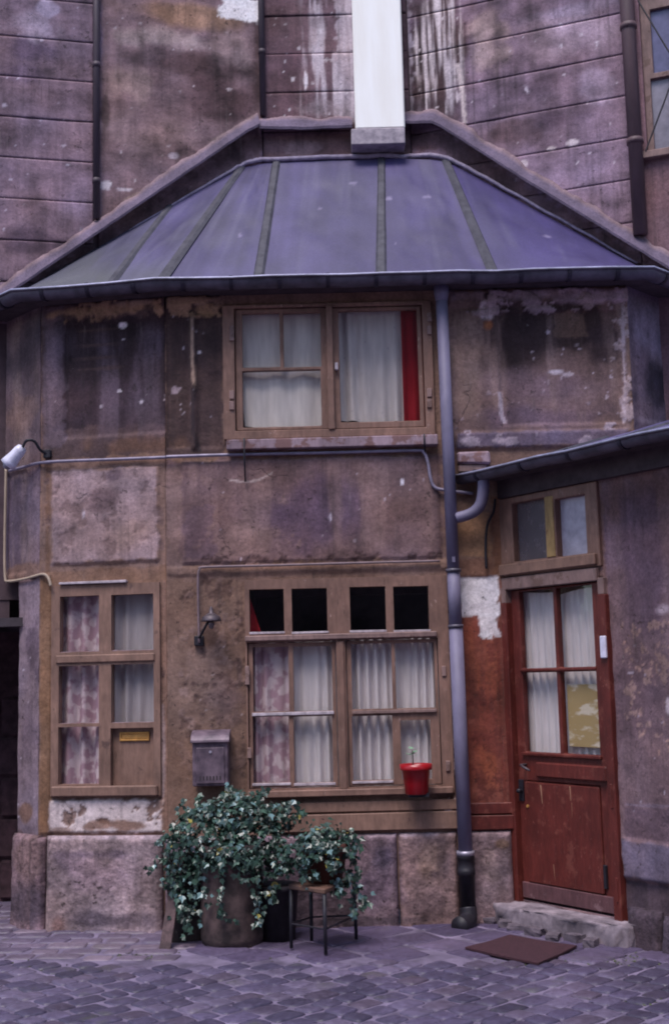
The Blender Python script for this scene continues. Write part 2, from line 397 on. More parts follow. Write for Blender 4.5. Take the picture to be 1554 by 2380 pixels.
def sett_mat(name, cols, moss=0.0):
    m, n, b = mat_base(name)
    oi = nnode(n, 'ShaderNodeObjectInfo'); v = coords(n)
    r = nnode(n, 'ShaderNodeValToRGB'); e = r.color_ramp.elements; e[0].color = (*cols[0], 1); e[1].color = (*cols[-1], 1)
    for i, c in enumerate(cols[1:-1]):
        k = e.new((i + 1) / (len(cols) - 1)); k.color = (*c, 1)
    n.links.new(oi.outputs['Random'], r.inputs[0])
    f = noise(n, v, 35, 6, 0.65); g = ramp(n, f, 0.28, 0.72, (0.7, 0.7, 0.7, 1), (1.25, 1.24, 1.25, 1))
    c = mixc(n, 1.0, r.outputs[0], g, 'MULTIPLY')
    f2 = noise(n, v, 2.2, 4); c = mixc(n, 1.0, c, ramp(n, f2, 0.32, 0.68, (0.74, 0.72, 0.74, 1), (1.25, 1.22, 1.25, 1)), 'MULTIPLY')
    if moss: c = mixc(n, mathn(n, 'MULTIPLY', ramp(n, noise(n, v, 3.1, 5), 0.6, 0.72), moss), c, srgb(80, 84, 58))
    n.links.new(c, b.inputs['Base Color']); n.links.new(ramp(n, f, 0.3, 0.7, (0.36,) * 3 + (1,), (0.72,) * 3 + (1,)), b.inputs['Roughness'])
    bump(n, b, f, 0.6, 0.006); return m
MT['sett'] = sett_mat('sett_stone', [srgb(56, 51, 70), srgb(78, 70, 94), srgb(66, 60, 82), srgb(94, 85, 106), srgb(74, 64, 80), srgb(60, 54, 76), srgb(84, 76, 98)], 0.4)
MT['slab'] = sett_mat('slab_stone', [srgb(80, 70, 94), srgb(66, 58, 82), srgb(94, 83, 106), srgb(74, 64, 88)], 0.3)
MT['sett_pale'] = sett_mat('pale_sett', [srgb(100, 88, 104), srgb(82, 73, 92), srgb(112, 99, 112)], 0.4)

# ------------------------------------------------------------------ colour painting of walls
def flake_mask(u, z, o):
    _, a0, a1, b0, b1, col, k, thr, ns, dep, sd_ = o
    m = (u > a0) & (u < a1) & (z > b0) & (z < b1); uu, zz = u[m], z[m]
    e = np.minimum(np.minimum(uu - a0, a1 - uu), np.minimum(zz - b0, b1 - zz)) / 0.03
    n = fbm(uu, zz, ns, sd_, 5, .6) - 0.12 * (1 - np.clip(e, 0, 1))
    return m, sstep(thr - .012, thr + .012, n)
class Paint:
    """stains, patches and flecks laid on a facet in metres"""
    def __init__(s, F): s.F = F; s.ops = []
    def blob(s, x, y, rx, ry, col, k=1.0, rough=0.5, soft=0.5, ns=7.0):
        u, z = s.F.uv(x, y); m = abs(s.F.uv(x + 1, y)[0] - u); mz = abs(s.F.uv(x, y + 1)[1] - z)
        s.ops.append(('b', u, z, rx * m, ry * mz, srgb(*col), k, rough, soft, ns)); return s
    def rect(s, x0, y0, x1, y1, col, k=1.0, rough=0.02, ns=14.0, soft=0.015):
        s.ops.append(('r', *s.F.R(x0, y0, x1, y1), srgb(*col), k, rough, ns, soft)); return s
    def streak(s, x0, y0, x1, y1, col, k=0.6, su=14.0, sz=0.9, thr=0.5):
        s.ops.append(('s', *s.F.R(x0, y0, x1, y1), srgb(*col), k, su, sz, thr)); return s
    def line(s, pts, wpx, col, k=1.0):
        p = [s.F.uv(*q) for q in pts]; m = abs(s.F.uv(pts[0][0] + 1, pts[0][1])[0] - p[0][0])
        s.ops.append(('l', p, wpx * m, srgb(*col), k)); return s
    def flake(s, x0, y0, x1, y1, col, k=0.9, thr=0.55, ns=11.0, dep=0.010):
        s.ops.append(('f', *s.F.R(x0, y0, x1, y1), srgb(*col), k, thr, ns, dep, len(s.ops) * 3 + 1)); return s
    def flecks(s, x0, y0, x1, y1, n, col=(196, 180, 190), size=(2, 6), k=0.9):
        for i in range(n):
            x, y = rng.uniform(x0, x1), rng.uniform(y0, y1); a = rng.uniform(*size) * rng.choice((0.5, 0.6, 0.8, 1.1))
            s.blob(x, y, a * rng.uniform(0.6, 1.4), a * rng.uniform(0.6, 1.6), col, k * rng.uniform(0.3, 1), 1.1, 0.6, 55)
        return s
    def __call__(s, u, z, base, var=0.22, seed=1, hz=0.3):
        base = srgb(*base) if not callable(base) else base(u, z)
        c = np.broadcast_to(base, (len(u), 3)).copy()
        n1 = fbm(u, z, 2.2, seed, 5); n2 = fbm(u * 3.2, z * 0.55, 3.0, seed + 3, 4); n3 = fbm(u, z, 11, seed + 5, 4)
        n4 = fbm(u * 0.5, z * 2.4, 5.0, seed + 7, 5); n5 = fbm(u * 6.0, z * 0.7, 3.0, seed + 11, 4)
        f = 1 + var * 2.3 * ((n1 - 0.5) * 1.6 + (n2 - 0.5) * 1.0 + (n3 - 0.5) * 1.1 + (n4 - 0.5) * hz + (n5 - 0.5) * 0.7)
        for i, o in enumerate(s.ops):
            if o[0] == 'b':
                _, a, b, rx, ry, col, k, ro, so, ns = o
                m = (np.abs(u - a) < rx * 2.2) & (np.abs(z - b) < ry * 2.2)
                if not m.any(): continue
                uu, zz = u[m], z[m]
                d = np.sqrt(((uu - a) / rx) ** 2 + ((zz - b) / ry) ** 2) + ro * 2 * (fbm(uu, zz, ns, i + seed, 4) - 0.5)
                w = k * (1 - sstep(1 - so, 1, d))
            elif o[0] == 'r':
                _, a0, a1, b0, b1, col, k, ro, ns, so = o
                g = ro + so + 0.02; m = (u > a0 - g) & (u < a1 + g) & (z > b0 - g) & (z < b1 + g)
                if not m.any(): continue
                uu, zz = u[m], z[m]; e = ro * 2 * (fbm(uu, zz, ns, i + seed, 4) - 0.5)
                d = np.maximum(np.maximum(a0 - uu, uu - a1), np.maximum(b0 - zz, zz - b1)) + e
                w = k * (1 - sstep(-so, so * 0.3, d)) * (0.85 + 0.3 * fbm(uu, zz, 9, i, 3) - 0.15)
            elif o[0] == 's':
                _, a0, a1, b0, b1, col, k, su, sz, thr = o
                m = (u > a0) & (u < a1) & (z > b0) & (z < b1)
                if not m.any(): continue
                uu, zz = u[m], z[m]; e = np.minimum(np.minimum(uu - a0, a1 - uu) / 0.05, np.minimum(zz - b0, b1 - zz) / 0.12)
                w = k * sstep(thr - 0.08, thr + 0.14, fbm(uu * su, zz * su * sz * 0.12, 1.0, i + seed, 4)) * np.clip(e, 0, 1)
            elif o[0] == 'f':
                m, w = flake_mask(u, z, o)
                if not m.any(): continue
                w = w * o[6]; col = o[5]
            else:
                _, p, wd, col, k = o; us = [q[0] for q in p]; zs = [q[1] for q in p]
                m = (u > min(us) - wd * 2) & (u < max(us) + wd * 2) & (z > min(zs) - wd * 2) & (z < max(zs) + wd * 2)
                if not m.any(): continue
                uu, zz = u[m], z[m]; d = np.full(len(uu), 9.0)
                for (ax, az_), (bx, bz) in zip(p, p[1:]):
                    L2 = (bx - ax) ** 2 + (bz - az_) ** 2; t = np.clip(((uu - ax) * (bx - ax) + (zz - az_) * (bz - az_)) / L2, 0, 1)
                    d = np.minimum(d, np.hypot(uu - ax - t * (bx - ax), zz - az_ - t * (bz - az_)))
                w = k * (1 - sstep(0.4, 1.0, d / wd + 0.8 * (fbm(uu, zz, 30, i, 3) - 0.5)))
            cur = c[m]; c[m] = cur + (col * (0.9 + 0.2 * n3[m])[:, None] - cur) * w[:, None]
        lum = c.max(1); keep = sstep(0.30, 0.55, lum)
        f = f * (1 - keep) + keep
        c *= np.clip(f, 0.28, 2.2)[:, None]
        c *= (1 + np.outer((fbm(u, z, 3.1, seed + 9, 3) - 0.5) * (1 - keep), np.array([0.16, 0.0, -0.20])))
        return np.clip(c, 0.004, 0.9)

def grid_wall(name, F, rect, mat, color, depth=None, holes=(), res=0.012, parent=None, reveal=0.12, thick=0.0, kind=None):
    """a wall sheet as a fine grid: real relief, stain colours per vertex, openings cut out with reveals"""
    u0, u1, z0, z1 = rect
    def lines(a, b, cuts):
        s = sorted({a, b} | {c for c in cuts if a < c < b}); out = [s[0]]
        for p, q in zip(s, s[1:]):
            k = max(1, int(round((q - p) / res))); out += [p + (q - p) * i / k for i in range(1, k + 1)]
        return np.array(out)
    us = lines(u0, u1, [h[i] for h in holes for i in (0, 1)]); zs = lines(z0, z1, [h[i] for h in holes for i in (2, 3)])
    U, Z = np.meshgrid(us, zs, indexing='ij'); u, z = U.ravel(), Z.ravel()
    d = depth(u, z) if depth else np.zeros(len(u))
    P = F.o[None] + np.outer(u, F.t) + np.outer(d, F.n); P[:, 2] = z
    nu, nz = len(us), len(zs); I = np.arange(nu * nz).reshape(nu, nz)
    q = np.stack([I[:-1, :-1], I[1:, :-1], I[1:, 1:], I[:-1, 1:]], -1).reshape(-1, 4)
    cu = ((us[:-1] + us[1:]) / 2)[:, None].repeat(nz - 1, 1).ravel(); cz = ((zs[:-1] + zs[1:]) / 2)[None].repeat(nu - 1, 0).ravel()
    keep = np.ones(len(q), bool)
    for h in holes: keep &= ~((cu > h[0]) & (cu < h[1]) & (cz > h[2]) & (cz < h[3]))
    q = q[keep]
    C = color(u, z)
    # reveals and rim: every boundary edge gets a face going back into the wall
    ed = {}
    for a, b in ((0, 1), (1, 2), (2, 3), (3, 0)):
        for x, y in q[:, (a, b)]:
            k = (x, y) if x < y else (y, x); ed[k] = None if k in ed else (x, y)
    bd = [e for e in ed.values() if e is not None]
    vid = {}; extra = []; eq = []; ec = []
    def back(i):
        if i not in vid:
            vid[i] = len(P) + len(extra); extra.append(P[i] - F.n * (reveal + d[i])); ec.append(C[i])
        return vid[i]
    for a, b in bd: eq.append((b, a, back(a), back(b)))
    V = np.vstack([P, np.array(extra)]) if extra else P; CC = np.vstack([C, np.array(ec)]) if extra else C
    faces = q.tolist() + eq
    me = bpy.data.meshes.new(name); me.from_pydata(V.tolist(), [], faces)
    ca = me.color_attributes.new('Col', 'FLOAT_COLOR', 'POINT'); ca.data.foreach_set('color', np.hstack([CC, np.ones((len(CC), 1))]).astype(np.float32).ravel())
    me.update()
    me.polygons.foreach_set('use_smooth', np.array([True] * len(q) + [False] * len(eq)))
    return new_obj(name, me, mat, parent, kind)
def set_col(me, C):
    ca = me.color_attributes.new('Col', 'FLOAT_COLOR', 'POINT')
    ca.data.foreach_set('color', np.hstack([C, np.ones((len(C), 1))]).astype(np.float32).ravel())

def relief(F, items, rough=0.006, seed=0, big=0.010, paint=None):
    """items: (px rect, depth in m): panels set back or proud of the facet"""
    rs = [(F.R(*r), dd, so) for r, dd, so in items]
    def fn(u, z):
        d = big * (fbm(u, z, 1.6, seed, 3) - 0.5) * 2 + rough * (fbm(u, z, 9, seed + 2, 5) - 0.5) * 2
        for (a0, a1, b0, b1), dd, so in rs:
            e = np.maximum(np.maximum(a0 - u, u - a1), np.maximum(b0 - z, z - b1)) + 0.012 * (fbm(u, z, 16, seed + 4, 3) - 0.5)
            d = d + dd * (1 - sstep(-so, so, e))
        for o in (paint.ops if paint else ()):
            if o[0] == 'f':
                m, w_ = flake_mask(u, z, o); d[m] += o[9] * w_
        return d
    return fn

# ------------------------------------------------------------------ plan of the place
YC = ground_at(950, 2150)[1]                      # the plane of the house front
FC0 = Facet((0, YC), (1, 0))
B_x = FC0.uv(388, 1500)[0]; CR_x = FC0.uv(1465, 850)[0]
FC = Facet((B_x, YC), (1, 0))                     # centre front
F1 = Facet((B_x, YC), (1, -0.17))                 # left front, falling away slightly
uA = F1.uv(91, 1500)[0]; A = F1.P(uA, 0)
F2 = Facet(A, (0.70, -0.72))                      # left return of the bay
uE = F2.uv(10, 1250)[0]; E_ = F2.P(uE, 0)
uE2 = F2.uv(42, 1700)[0]
CR = np.array([CR_x, YC, 0.0])
FR2 = Facet(CR, (0.70, 0.72))                     # right return of the bay
D0 = np.array([FC0.uv(1192, 1700)[0], YC, 0.0])
FD = Facet(D0, (0.565, -0.825))                   # wall of the low house with the red door
# rear walls (a concave corner round the bay)
YB = YC + 0.95
FB = Facet((0, YB), (1, 0)); bL = FB.uv(607, 150)[0]; bR = FB.uv(948, 150)[0]
FBL = Facet((bL, YB), (bL - E_[0], YB - (E_[1] + 0.02)))
FBR = Facet((bR, YB), (1, -0.38))
GROUND_Z = 0.0

# ------------------------------------------------------------------ ground
def flat_sheet(name, x0, x1, y0, y1, z, mat, kind=None):
    me = bpy.data.meshes.new(name); me.from_pydata([(x0, y0, z), (x1, y0, z), (x1, y1, z), (x0, y1, z)], [], [(0, 1, 2, 3)])
    return new_obj(name, me, mat, None, kind)
MT['joint'] = simple('sandy_joint', srgb(100, 89, 112), 0.95, var=0.45, s=4, col2=srgb(128, 115, 140), bumpd=0.004)
ground = flat_sheet('ground', -60, 60, -60, 60, 0.0, MT['joint'], 'structure')

def sett_mesh(name, sx, sy, h, seed, rnd=0.25, flat=0.6):
    r = random.Random(seed); hx, hy = sx / 2, sy / 2
    pts = []
    cs = [(-hx, -hy), (hx, -hy), (hx, hy), (-hx, hy)]
    cs = [(x + r.uniform(-.07, .07) * sx, y + r.uniform(-.07, .07) * sy) for x, y in cs]
    for i in range(4):
        p, a, b = cs[i], cs[i - 1], cs[(i + 1) % 4]
        k = rnd * r.uniform(0.7, 1.2)
        pts.append((p[0] + (a[0] - p[0]) * k, p[1] + (a[1] - p[1]) * k)); pts.append((p[0] + (p[0] - (a[0] + b[0]) / 2) * -0.10 * k * 4, p[1] + (p[1] - (a[1] + b[1]) / 2) * -0.10 * k * 4)); pts.append((p[0] + (b[0] - p[0]) * k, p[1] + (b[1] - p[1]) * k))
    n = len(pts); V = []; Fs = []
    V += [(x, y, -0.02) for x, y in pts]; V += [(x * .97, y * .97, h * 0.25) for x, y in pts]
    V += [(x * .86, y * .86, h * r.uniform(.62, .85)) for x, y in pts]; V += [(x * .45, y * .45, h * r.uniform(.9, 1.1)) for x, y in pts]; V.append((0, 0, h))
    for k in range(3):
        for i in range(n): Fs.append((k * n + i, k * n + (i + 1) % n, (k + 1) * n + (i + 1) % n, (k + 1) * n + i))
    for i in range(n): Fs.append((3 * n + i, 3 * n + (i + 1) % n, 4 * n))
    me = bpy.data.meshes.new(name); me.from_pydata(V, [], Fs)
    for p in me.polygons: p.use_smooth = True
    return me
def house_front_y(x):
    """plan depth of the walls' foot at x"""
    if x < A[0]: return A[1] + (A[0] - x) * 1.03
    if x < B_x: return YC + (B_x - x) * 0.17
    if x < D0[0]: return YC
    return YC - (x - D0[0]) * 1.46
def in_view(p, mg=20):
    v = np.array([p[0], p[1], 0]) - np.array([0, 0, EYE]); z = v @ fwd
    if z < 0.5: return False
    x, y = 777 + FOC * (v @ cright) / z, 1190 - FOC * (v @ cup) / z
    return -mg < x < 1554 + mg and y < 2380 + mg
line_y = lambda x: 7.33 - 0.10 * x + 0.03 * math.sin(x * 2.1)      # where the setts of the yard meet the strip along the house
pieces = []           # (mesh kind, x, y, rot, scale)
SB = 0.142
a = math.radians(43)
for j in range(-46, 46):
    gx = -7.0 + rng.uniform(0, .2); wj = SB * (0.9 + 0.2 * rng.random())
    while gx < 7.0:
        ln = SB * rng.choice((0.85, 0.95, 1.0, 1.1, 1.25, 1.4)); gy = j * SB * 0.98 + 0.012 * math.sin(gx * 3 + j)
        cx = gx + ln / 2 + rng.uniform(-.006, .006); cy = gy + rng.uniform(-.010, .010)
        x = cx * math.cos(a) - cy * math.sin(a); y = 6.3 + cx * math.sin(a) + cy * math.cos(a)
        if 4.2 < y < line_y(x) - 0.05 and abs(x) < 3.2: pieces.append(('sett', x, y, a + rng.uniform(-.07, .07), ln))
        gx += ln + 0.004
# strip along the foot of the house: big diagonal slabs right, small rows left
xl = ground_at(420, 2200)[0]
SL = 0.30
for i in range(-16, 16):
    for j in range(-16, 16):
        a = math.radians(38); gx, gy = i * SL * 1.15, j * SL * 0.9
        x = 0.6 + gx * math.cos(a) - gy * math.sin(a) + rng.uniform(-.03, .03); y = 7.7 + gx * math.sin(a) + gy * math.cos(a) + rng.uniform(-.03, .03)
        if y >= line_y(x) + 0.03 and y < house_front_y(x) + 0.05 and xl + 0.12 < x < 2.3: pieces.append(('slab', x, y, a + rng.uniform(-.12, .12)))
for r_ in range(12):
    x = -3.0 + (r_ % 2) * 0.11
    while x < xl:
        wd = rng.uniform(0.17, 0.27); y = line_y(x) + 0.10 + r_ * 0.150 + rng.uniform(-.015, .015)
        if y < house_front_y(x) + 0.08 or x < A[0] - 0.1: pieces.append(('row', x + wd / 2, y, rng.uniform(-.08, .08) - 0.06, wd))
        x += wd + 0.012
MESH = {'sett': [sett_mesh('sett', SB * .92, SB * .90, 0.010, 100 + k, 0.22) for k in range(10)],
        'slab': [sett_mesh('paving_slab', SL * 1.09, SL * .85, 0.008, 200 + k, 0.10) for k in range(8)],
        'row': [sett_mesh('border_sett', .208, .130, 0.008, 300 + k, 0.2) for k in range(8)]}
MATS = {'sett': MT['sett'], 'slab': MT['slab'], 'row': MT['sett_pale']}
for k, ms in MESH.items():
    for me in ms: me.materials.append(MATS[k])
NAME = {'sett': 'sett', 'slab': 'paving_slab', 'row': 'border_sett'}
rest = {'sett': bmesh.new(), 'slab': bmesh.new(), 'row': bmesh.new()}
cnt = {'sett': 0, 'slab': 0, 'row': 0}
pieces.sort(key=lambda p: p[2])
for p in pieces:
    k, x, y, a = p[:4]; me = rng.choice(MESH[k]); sc = p[4] / 0.215 if k == 'row' else p[4] / SB if k == 'sett' else rng.uniform(0.95, 1.03)
    mw = Matrix.Translation((x, y, rng.uniform(-.001, .006) if k != 'sett' else rng.uniform(-.002, .005))) @ Matrix.Rotation(a, 4, 'Z') @ Matrix.Rotation(rng.uniform(-.015, .015), 4, 'X') @ Matrix.Rotation(rng.uniform(-.015, .015), 4, 'Y') @ Matrix.Diagonal((sc, 1, 1, 1))
    if in_view((x, y)) and cnt[k] < 300:
        o = bpy.data.objects.new(NAME[k], me); COL.objects.link(o); o.parent = ground; o.matrix_world = mw; o.matrix_local = mw; cnt[k] += 1
    else:
        tmp = me.copy(); tmp.transform(mw); rest[k].from_mesh(tmp); bpy.data.meshes.remove(tmp)
for k, bm in rest.items():
    if len(bm.verts): bm_obj('outer_' + NAME[k] + 's', bm, MATS[k], ground, True, kind='stuff')
    else: bm.free()

opp = thing('added_opposite_building', 'added unseen building behind the viewer, blocking low sky and darkening the pane reflections', 'building')
MT['opp'] = simple('opposite_plaster', srgb(104, 86, 90), .9, var=.3, s=1.2)
bm = bmesh.new(); wbox(bm, (0, -8.0, 6.0), (24, .5, 12.0)); bm_obj('wall', bm, MT['opp'], opp)  # added out of view, tall enough that the panes mirror no open sky
for i in range(5):
    for j in range(3):
        bm = bmesh.new(); wbox(bm, (-7 + i * 3.5, -7.74, 1.9 + j * 3.0), (1.1, .06, 1.7)); bm_obj('window', bm, MT['dark'], opp)
MT['moss'] = simple('moss', srgb(70, 76, 48), .95, var=.4, s=40)
bm = bmesh.new(); mr = random.Random(3)
for cx, cy, sp, n in ((330, 2222, .10, 160), (290, 2226, .07, 80), (1290, 2232, .14, 150), (1420, 2226, .16, 200), (1500, 2240, .12, 120), (1180, 2250, .10, 60), (1480, 2330, .14, 110), (700, 2232, .10, 50), (1340, 2215, .08, 90), (60, 2250, .1, 50)):
    g_ = ground_at(cx, cy)
    for k in range(int(n * .5)):
        x, y = g_[0] + mr.gauss(0, sp), g_[1] + mr.gauss(0, sp * .6); h = mr.uniform(.004, .012); t = mr.uniform(0, 6.28); w_ = mr.uniform(.004, .010)
        dx, dy = math.cos(t) * w_, math.sin(t) * w_; lx, ly = mr.gauss(0, .012), mr.gauss(0, .012)
        bm.faces.new([bm.verts.new(q) for q in ((x - dx, y - dy, .002), (x + dx, y + dy, .002), (x + lx + dx * .4, y + ly + dy * .4, h * .8), (x + lx - dx * .2, y + ly - dy * .2, h))])
mo = bm_obj('moss', bm, MT['moss'], ground, kind='stuff')
# ------------------------------------------------------------------ house: walls
house = thing('bay_house', 'two storey stained plaster house with faceted front and violet zinc roof', 'house')
ZE = at_y(777, 648, YC - 0.20)[2]                 # height of the gutter rim
ZT = ZE + 0.05
zp = F1.uv(240, 1942)[1]; zpC = FC.uv(900, 1937)[1]

# openings
W_up = FC.R(519, 706, 1006, 1018); W_lo = FC.R(572, 1343, 1046, 1846); W_L = F1.R(121, 1358, 374, 1850)
def inset(r, m): return (r[0] + m, r[1] - m, r[2] + m, r[3] - m)

pc = Paint(FC)
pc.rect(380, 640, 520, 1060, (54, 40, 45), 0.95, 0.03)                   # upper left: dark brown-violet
pc.rect(380, 1062, 1050, 1308, (106, 84, 92), 0.8, 0.05)
pc.blob(740, 1190, 190, 110, (88, 69, 88), 0.8, 0.5, 0.7, 4)
pc.blob(560, 1250, 90, 50, (128, 102, 98), 0.7, 0.6, 0.7)
pc.streak(430, 1062, 1040, 1300, (132, 106, 104), 0.55, 10, 1.0, 0.52)
pc.rect(372, 1080, 422, 1340, (134, 108, 102), 0.75, 0.03)
pc.rect(424, 1180, 500, 1300, (92, 74, 90), 0.5, 0.05)
pc.rect(1024, 1080, 1075, 1310, (132, 104, 92), 0.7, 0.04)
pc.rect(380, 1312, 1060, 1345, (124, 98, 90), 0.8, 0.02)
pc.blob(500, 1530, 60, 110, (100, 74, 62), 0.55, 0.6, 0.8)
pc.blob(492, 1475, 22, 60, (64, 46, 44), 0.65, 0.5, 0.8)
pc.blob(520, 1610, 60, 90, (110, 86, 84), 0.7, 0.8, 0.6, 12)
pc.blob(480, 1560, 55, 80, (142, 116, 108), 0.45, 0.8, 0.6, 14)
for x, y in ((455, 1620), (470, 1660), (500, 1590), (530, 1640), (545, 1540), (450, 1590), (560, 1440), (490, 1690)):
    pc.blob(x, y, 8, 6, (78, 58, 58), 0.75, 0.6, 0.5, 30)
pc.blob(556, 1560, 9, 40, (70, 54, 54), 0.8, 0.8, 0.5, 22).blob(565, 1770, 12, 45, (70, 54, 54), 0.7, 0.8, 0.5, 22)
pc.blob(1034, 1560, 16, 55, (84, 64, 60), 0.75, 0.9, 0.4, 20).blob(1045, 1770, 14, 60, (84, 64, 60), 0.7, 0.9, 0.4, 20)
pc.line([(1022, 1345), (1030, 1400), (1035, 1500), (1048, 1600), (1046, 1700), (1052, 1800)], 5, (186, 166, 172), 0.8)
pc.line([(1024, 1345), (1023, 1400)], 8, (200, 184, 190), 0.85)
# upper storey, right of the window
pc.rect(1035, 690, 1460, 1040, (104, 83, 84), 0.9, 0.03)
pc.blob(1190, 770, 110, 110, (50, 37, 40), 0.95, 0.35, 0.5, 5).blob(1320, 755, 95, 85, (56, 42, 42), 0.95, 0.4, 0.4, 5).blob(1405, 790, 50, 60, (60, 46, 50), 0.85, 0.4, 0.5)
pc.rect(1285, 720, 1365, 780, (112, 88, 78), 0.7, 0.03)
pc.blob(1080, 830, 50, 190, (136, 112, 104), 0.75, 0.5, 0.7, 6)
pc.blob(1250, 900, 200, 60, (118, 96, 106), 0.7, 0.5, 0.8, 5)
pc.blob(1250, 965, 230, 45, (88, 72, 90), 0.65, 0.5, 0.8, 5)
pc.streak(1040, 700, 1450, 1000, (136, 112, 108), 0.55, 12, 1.0, 0.56)
pc.rect(1040, 672, 1465, 702, (132, 112, 118), 0.85, 0.05, 10)
pc.blob(1390, 690, 70, 22, (160, 140, 150), 0.8, 0.7, 0.5).blob(1235, 685, 45, 14, (170, 150, 160), 0.8, 0.7, 0.5).blob(1128, 715, 18, 28, (190, 172, 178), 0.9, 0.6, 0.5)
pc.blob(1133, 690, 16, 12, (40, 28, 30), 0.9, 0.4, 0.4).blob(1135, 755, 14, 18, (150, 92, 60), 0.8, 0.6, 0.6)
pc.rect(1440, 700, 1464, 1000, (128, 106, 104), 0.7, 0.03)
pc.line([(1448, 690), (1446, 740), (1450, 850), (1452, 920), (1450, 980)], 4, (186, 168, 176), 0.7)
pc.line([(1162, 915), (1165, 960), (1172, 978)], 7, (190, 172, 182), 0.85).line([(1446, 930), (1450, 975)], 6, (188, 170, 180), 0.8)
pc.rect(1060, 1000, 1460, 1038, (92, 82, 104), 0.85, 0.02).blob(1082, 1025, 26, 12, (160, 146, 160), 0.85, 0.5, 0.5).blob(1160, 1026, 14, 8, (170, 152, 166), 0.8)
pc.blob(1290, 862, 22, 7, (206, 190, 200), 0.9, 0.5, 0.5).blob(1320, 868, 16, 6, (190, 172, 180), 0.8)
pc.flecks(1200, 740, 1440, 990, 26, (188, 170, 180), (2, 6))
# upper left remains of plaster under the eaves
pc.rect(386, 690, 515, 712, (150, 120, 104), 0.85, 0.05, 12).blob(480, 722, 26, 18, (164, 130, 100), 0.9, 0.7, 0.4, 14)
pc.line([(446, 740), (447, 830), (452, 900)], 6, (160, 132, 116), 0.85).line([(450, 900), (448, 1000), (462, 1045)], 7, (48, 38, 42), 0.85)
pc.flecks(395, 720, 515, 1040, 14, (196, 178, 186), (2, 6)).blob(463, 818, 6, 5, (214, 200, 206), 1, 0.4)
pc.blob(405, 908, 13, 12, (176, 152, 158), 0.8, 1.0, 0.4, 40)
# small marks on the middle band
pc.blob(934, 1121, 6, 9, (222, 214, 226), 1, 0.3).blob(768, 1203, 4, 10, (190, 176, 190), 0.9).line([(536, 1116), (570, 1121), (600, 1116), (632, 1100)], 3, (170, 152, 150), 0.8)
pc.flecks(430, 1070, 1020, 1300, 22, (176, 158, 168), (1.5, 4))
pc.flecks(420, 1350, 570, 1700, 16, (166, 146, 146), (1.5, 4))
pc.streak(520, 1840, 1060, 1935, (88, 66, 62), 0.6, 6, 3, 0.5)
# strip beside the downpipe: red brown paint and bare white filler
pc.rect(1060, 1190, 1140, 1300, (156, 120, 92), 0.9, 0.03).rect(1060, 1296, 1150, 1342, (120, 86, 72), 0.9, 0.02).rect(1140, 1150, 1195, 1345, (112, 76, 58), 0.9, 0.02)
pc.rect(1062, 1400, 1172, 1935, (118, 56, 46), 1, 0.012).rect(1150, 1345, 1195, 1935, (112, 62, 50), 0.7, 0.02)
pc.streak(1064, 1440, 1168, 1860, (142, 76, 54), 0.6, 10, 1.0, 0.5).blob(1130, 1680, 40, 120, (90, 42, 42), 0.5, 0.5, 0.8)
pc.rect(1158, 1400, 1196, 1935, (92, 40, 34), 0.8, 0.012)
pc.blob(400, 1030, 40, 24, (108, 80, 66), .45, .8, .7, 9)
pc.flake(388, 684, 518, 740, (156, 124, 100), .9, .50, 9, .014).flake(1040, 668, 1466, 730, (146, 126, 132), .9, .55, 8, .016).flake(1060, 985, 1462, 1040, (150, 136, 150), .7, .60, 12, .006)
pc.flake(1016, 1340, 1066, 1900, (176, 158, 164), .85, .56, 16, .006).flake(410, 1340, 580, 1800, (84, 62, 58), .6, .62, 13, -.004).flake(410, 1340, 580, 1800, (134, 108, 102), .5, .62, 15, .003)
pc.flake(1420, 690, 1466, 1000, (168, 148, 152), .8, .58, 14, .006).flake(430, 1285, 1030, 1310, (82, 62, 62), .8, .55, 16, -.005).flake(1060, 1400, 1172, 1900, (86, 40, 38), .6, .60, 10, .0)
pc.flake(1060, 870, 1440, 990, (160, 142, 152), .45, .70, 13, .004).flake(430, 1066, 700, 1300, (130, 104, 100), .4, .62, 9, .002)
pc.rect(1068, 1341, 1160, 1432, (226, 220, 226), 1.0, 0.016, 22, .010).rect(1112, 1425, 1160, 1478, (224, 218, 224), 1.0, 0.022, 20, .010).blob(1128, 1476, 18, 12, (222, 216, 222), 1, .8, .4, 30).blob(1154, 1400, 5, 8, (120, 90, 84), .9, .8).blob(1156, 1440, 4, 7, (120, 80, 70), .9, .8)
wall_c_col = lambda u, z: pc(u, z, (120, 94, 83), 0.18, 1)
zC0 = 0.1
panelsC = [((385, 722, 440, 1040), -0.02, .01), ((456, 722, 512, 1040), -0.014, .01), ((424, 1066, 1020, 1303), 0.012, .008), ((1160, 722, 1440, 985), -0.022, .012),
           ((1040, 672, 1470, 705), 0.025, .012), ((388, 690, 515, 715), 0.02, .01), ((1058, 1002, 1462, 1040), 0.02, .008), ((1064, 1340, 1168, 1900), -0.01, .008),
           ((445, 735, 455, 1045), 0.018, .004), ((388, 1310, 1060, 1330), 0.010, .006), ((640, 1862, 1062, 1888), 0.010, .004), ((640, 1892, 1062, 1932), 0.018, .004)]
fw = grid_wall('front_wall', FC, (0, CR_x - B_x, zC0, ZT), MT['wall'], wall_c_col, relief(FC, panelsC, 0.006, 1, paint=pc), [inset(W_up, .012), inset(W_lo, .012)], 0.0115, house, 0.14)

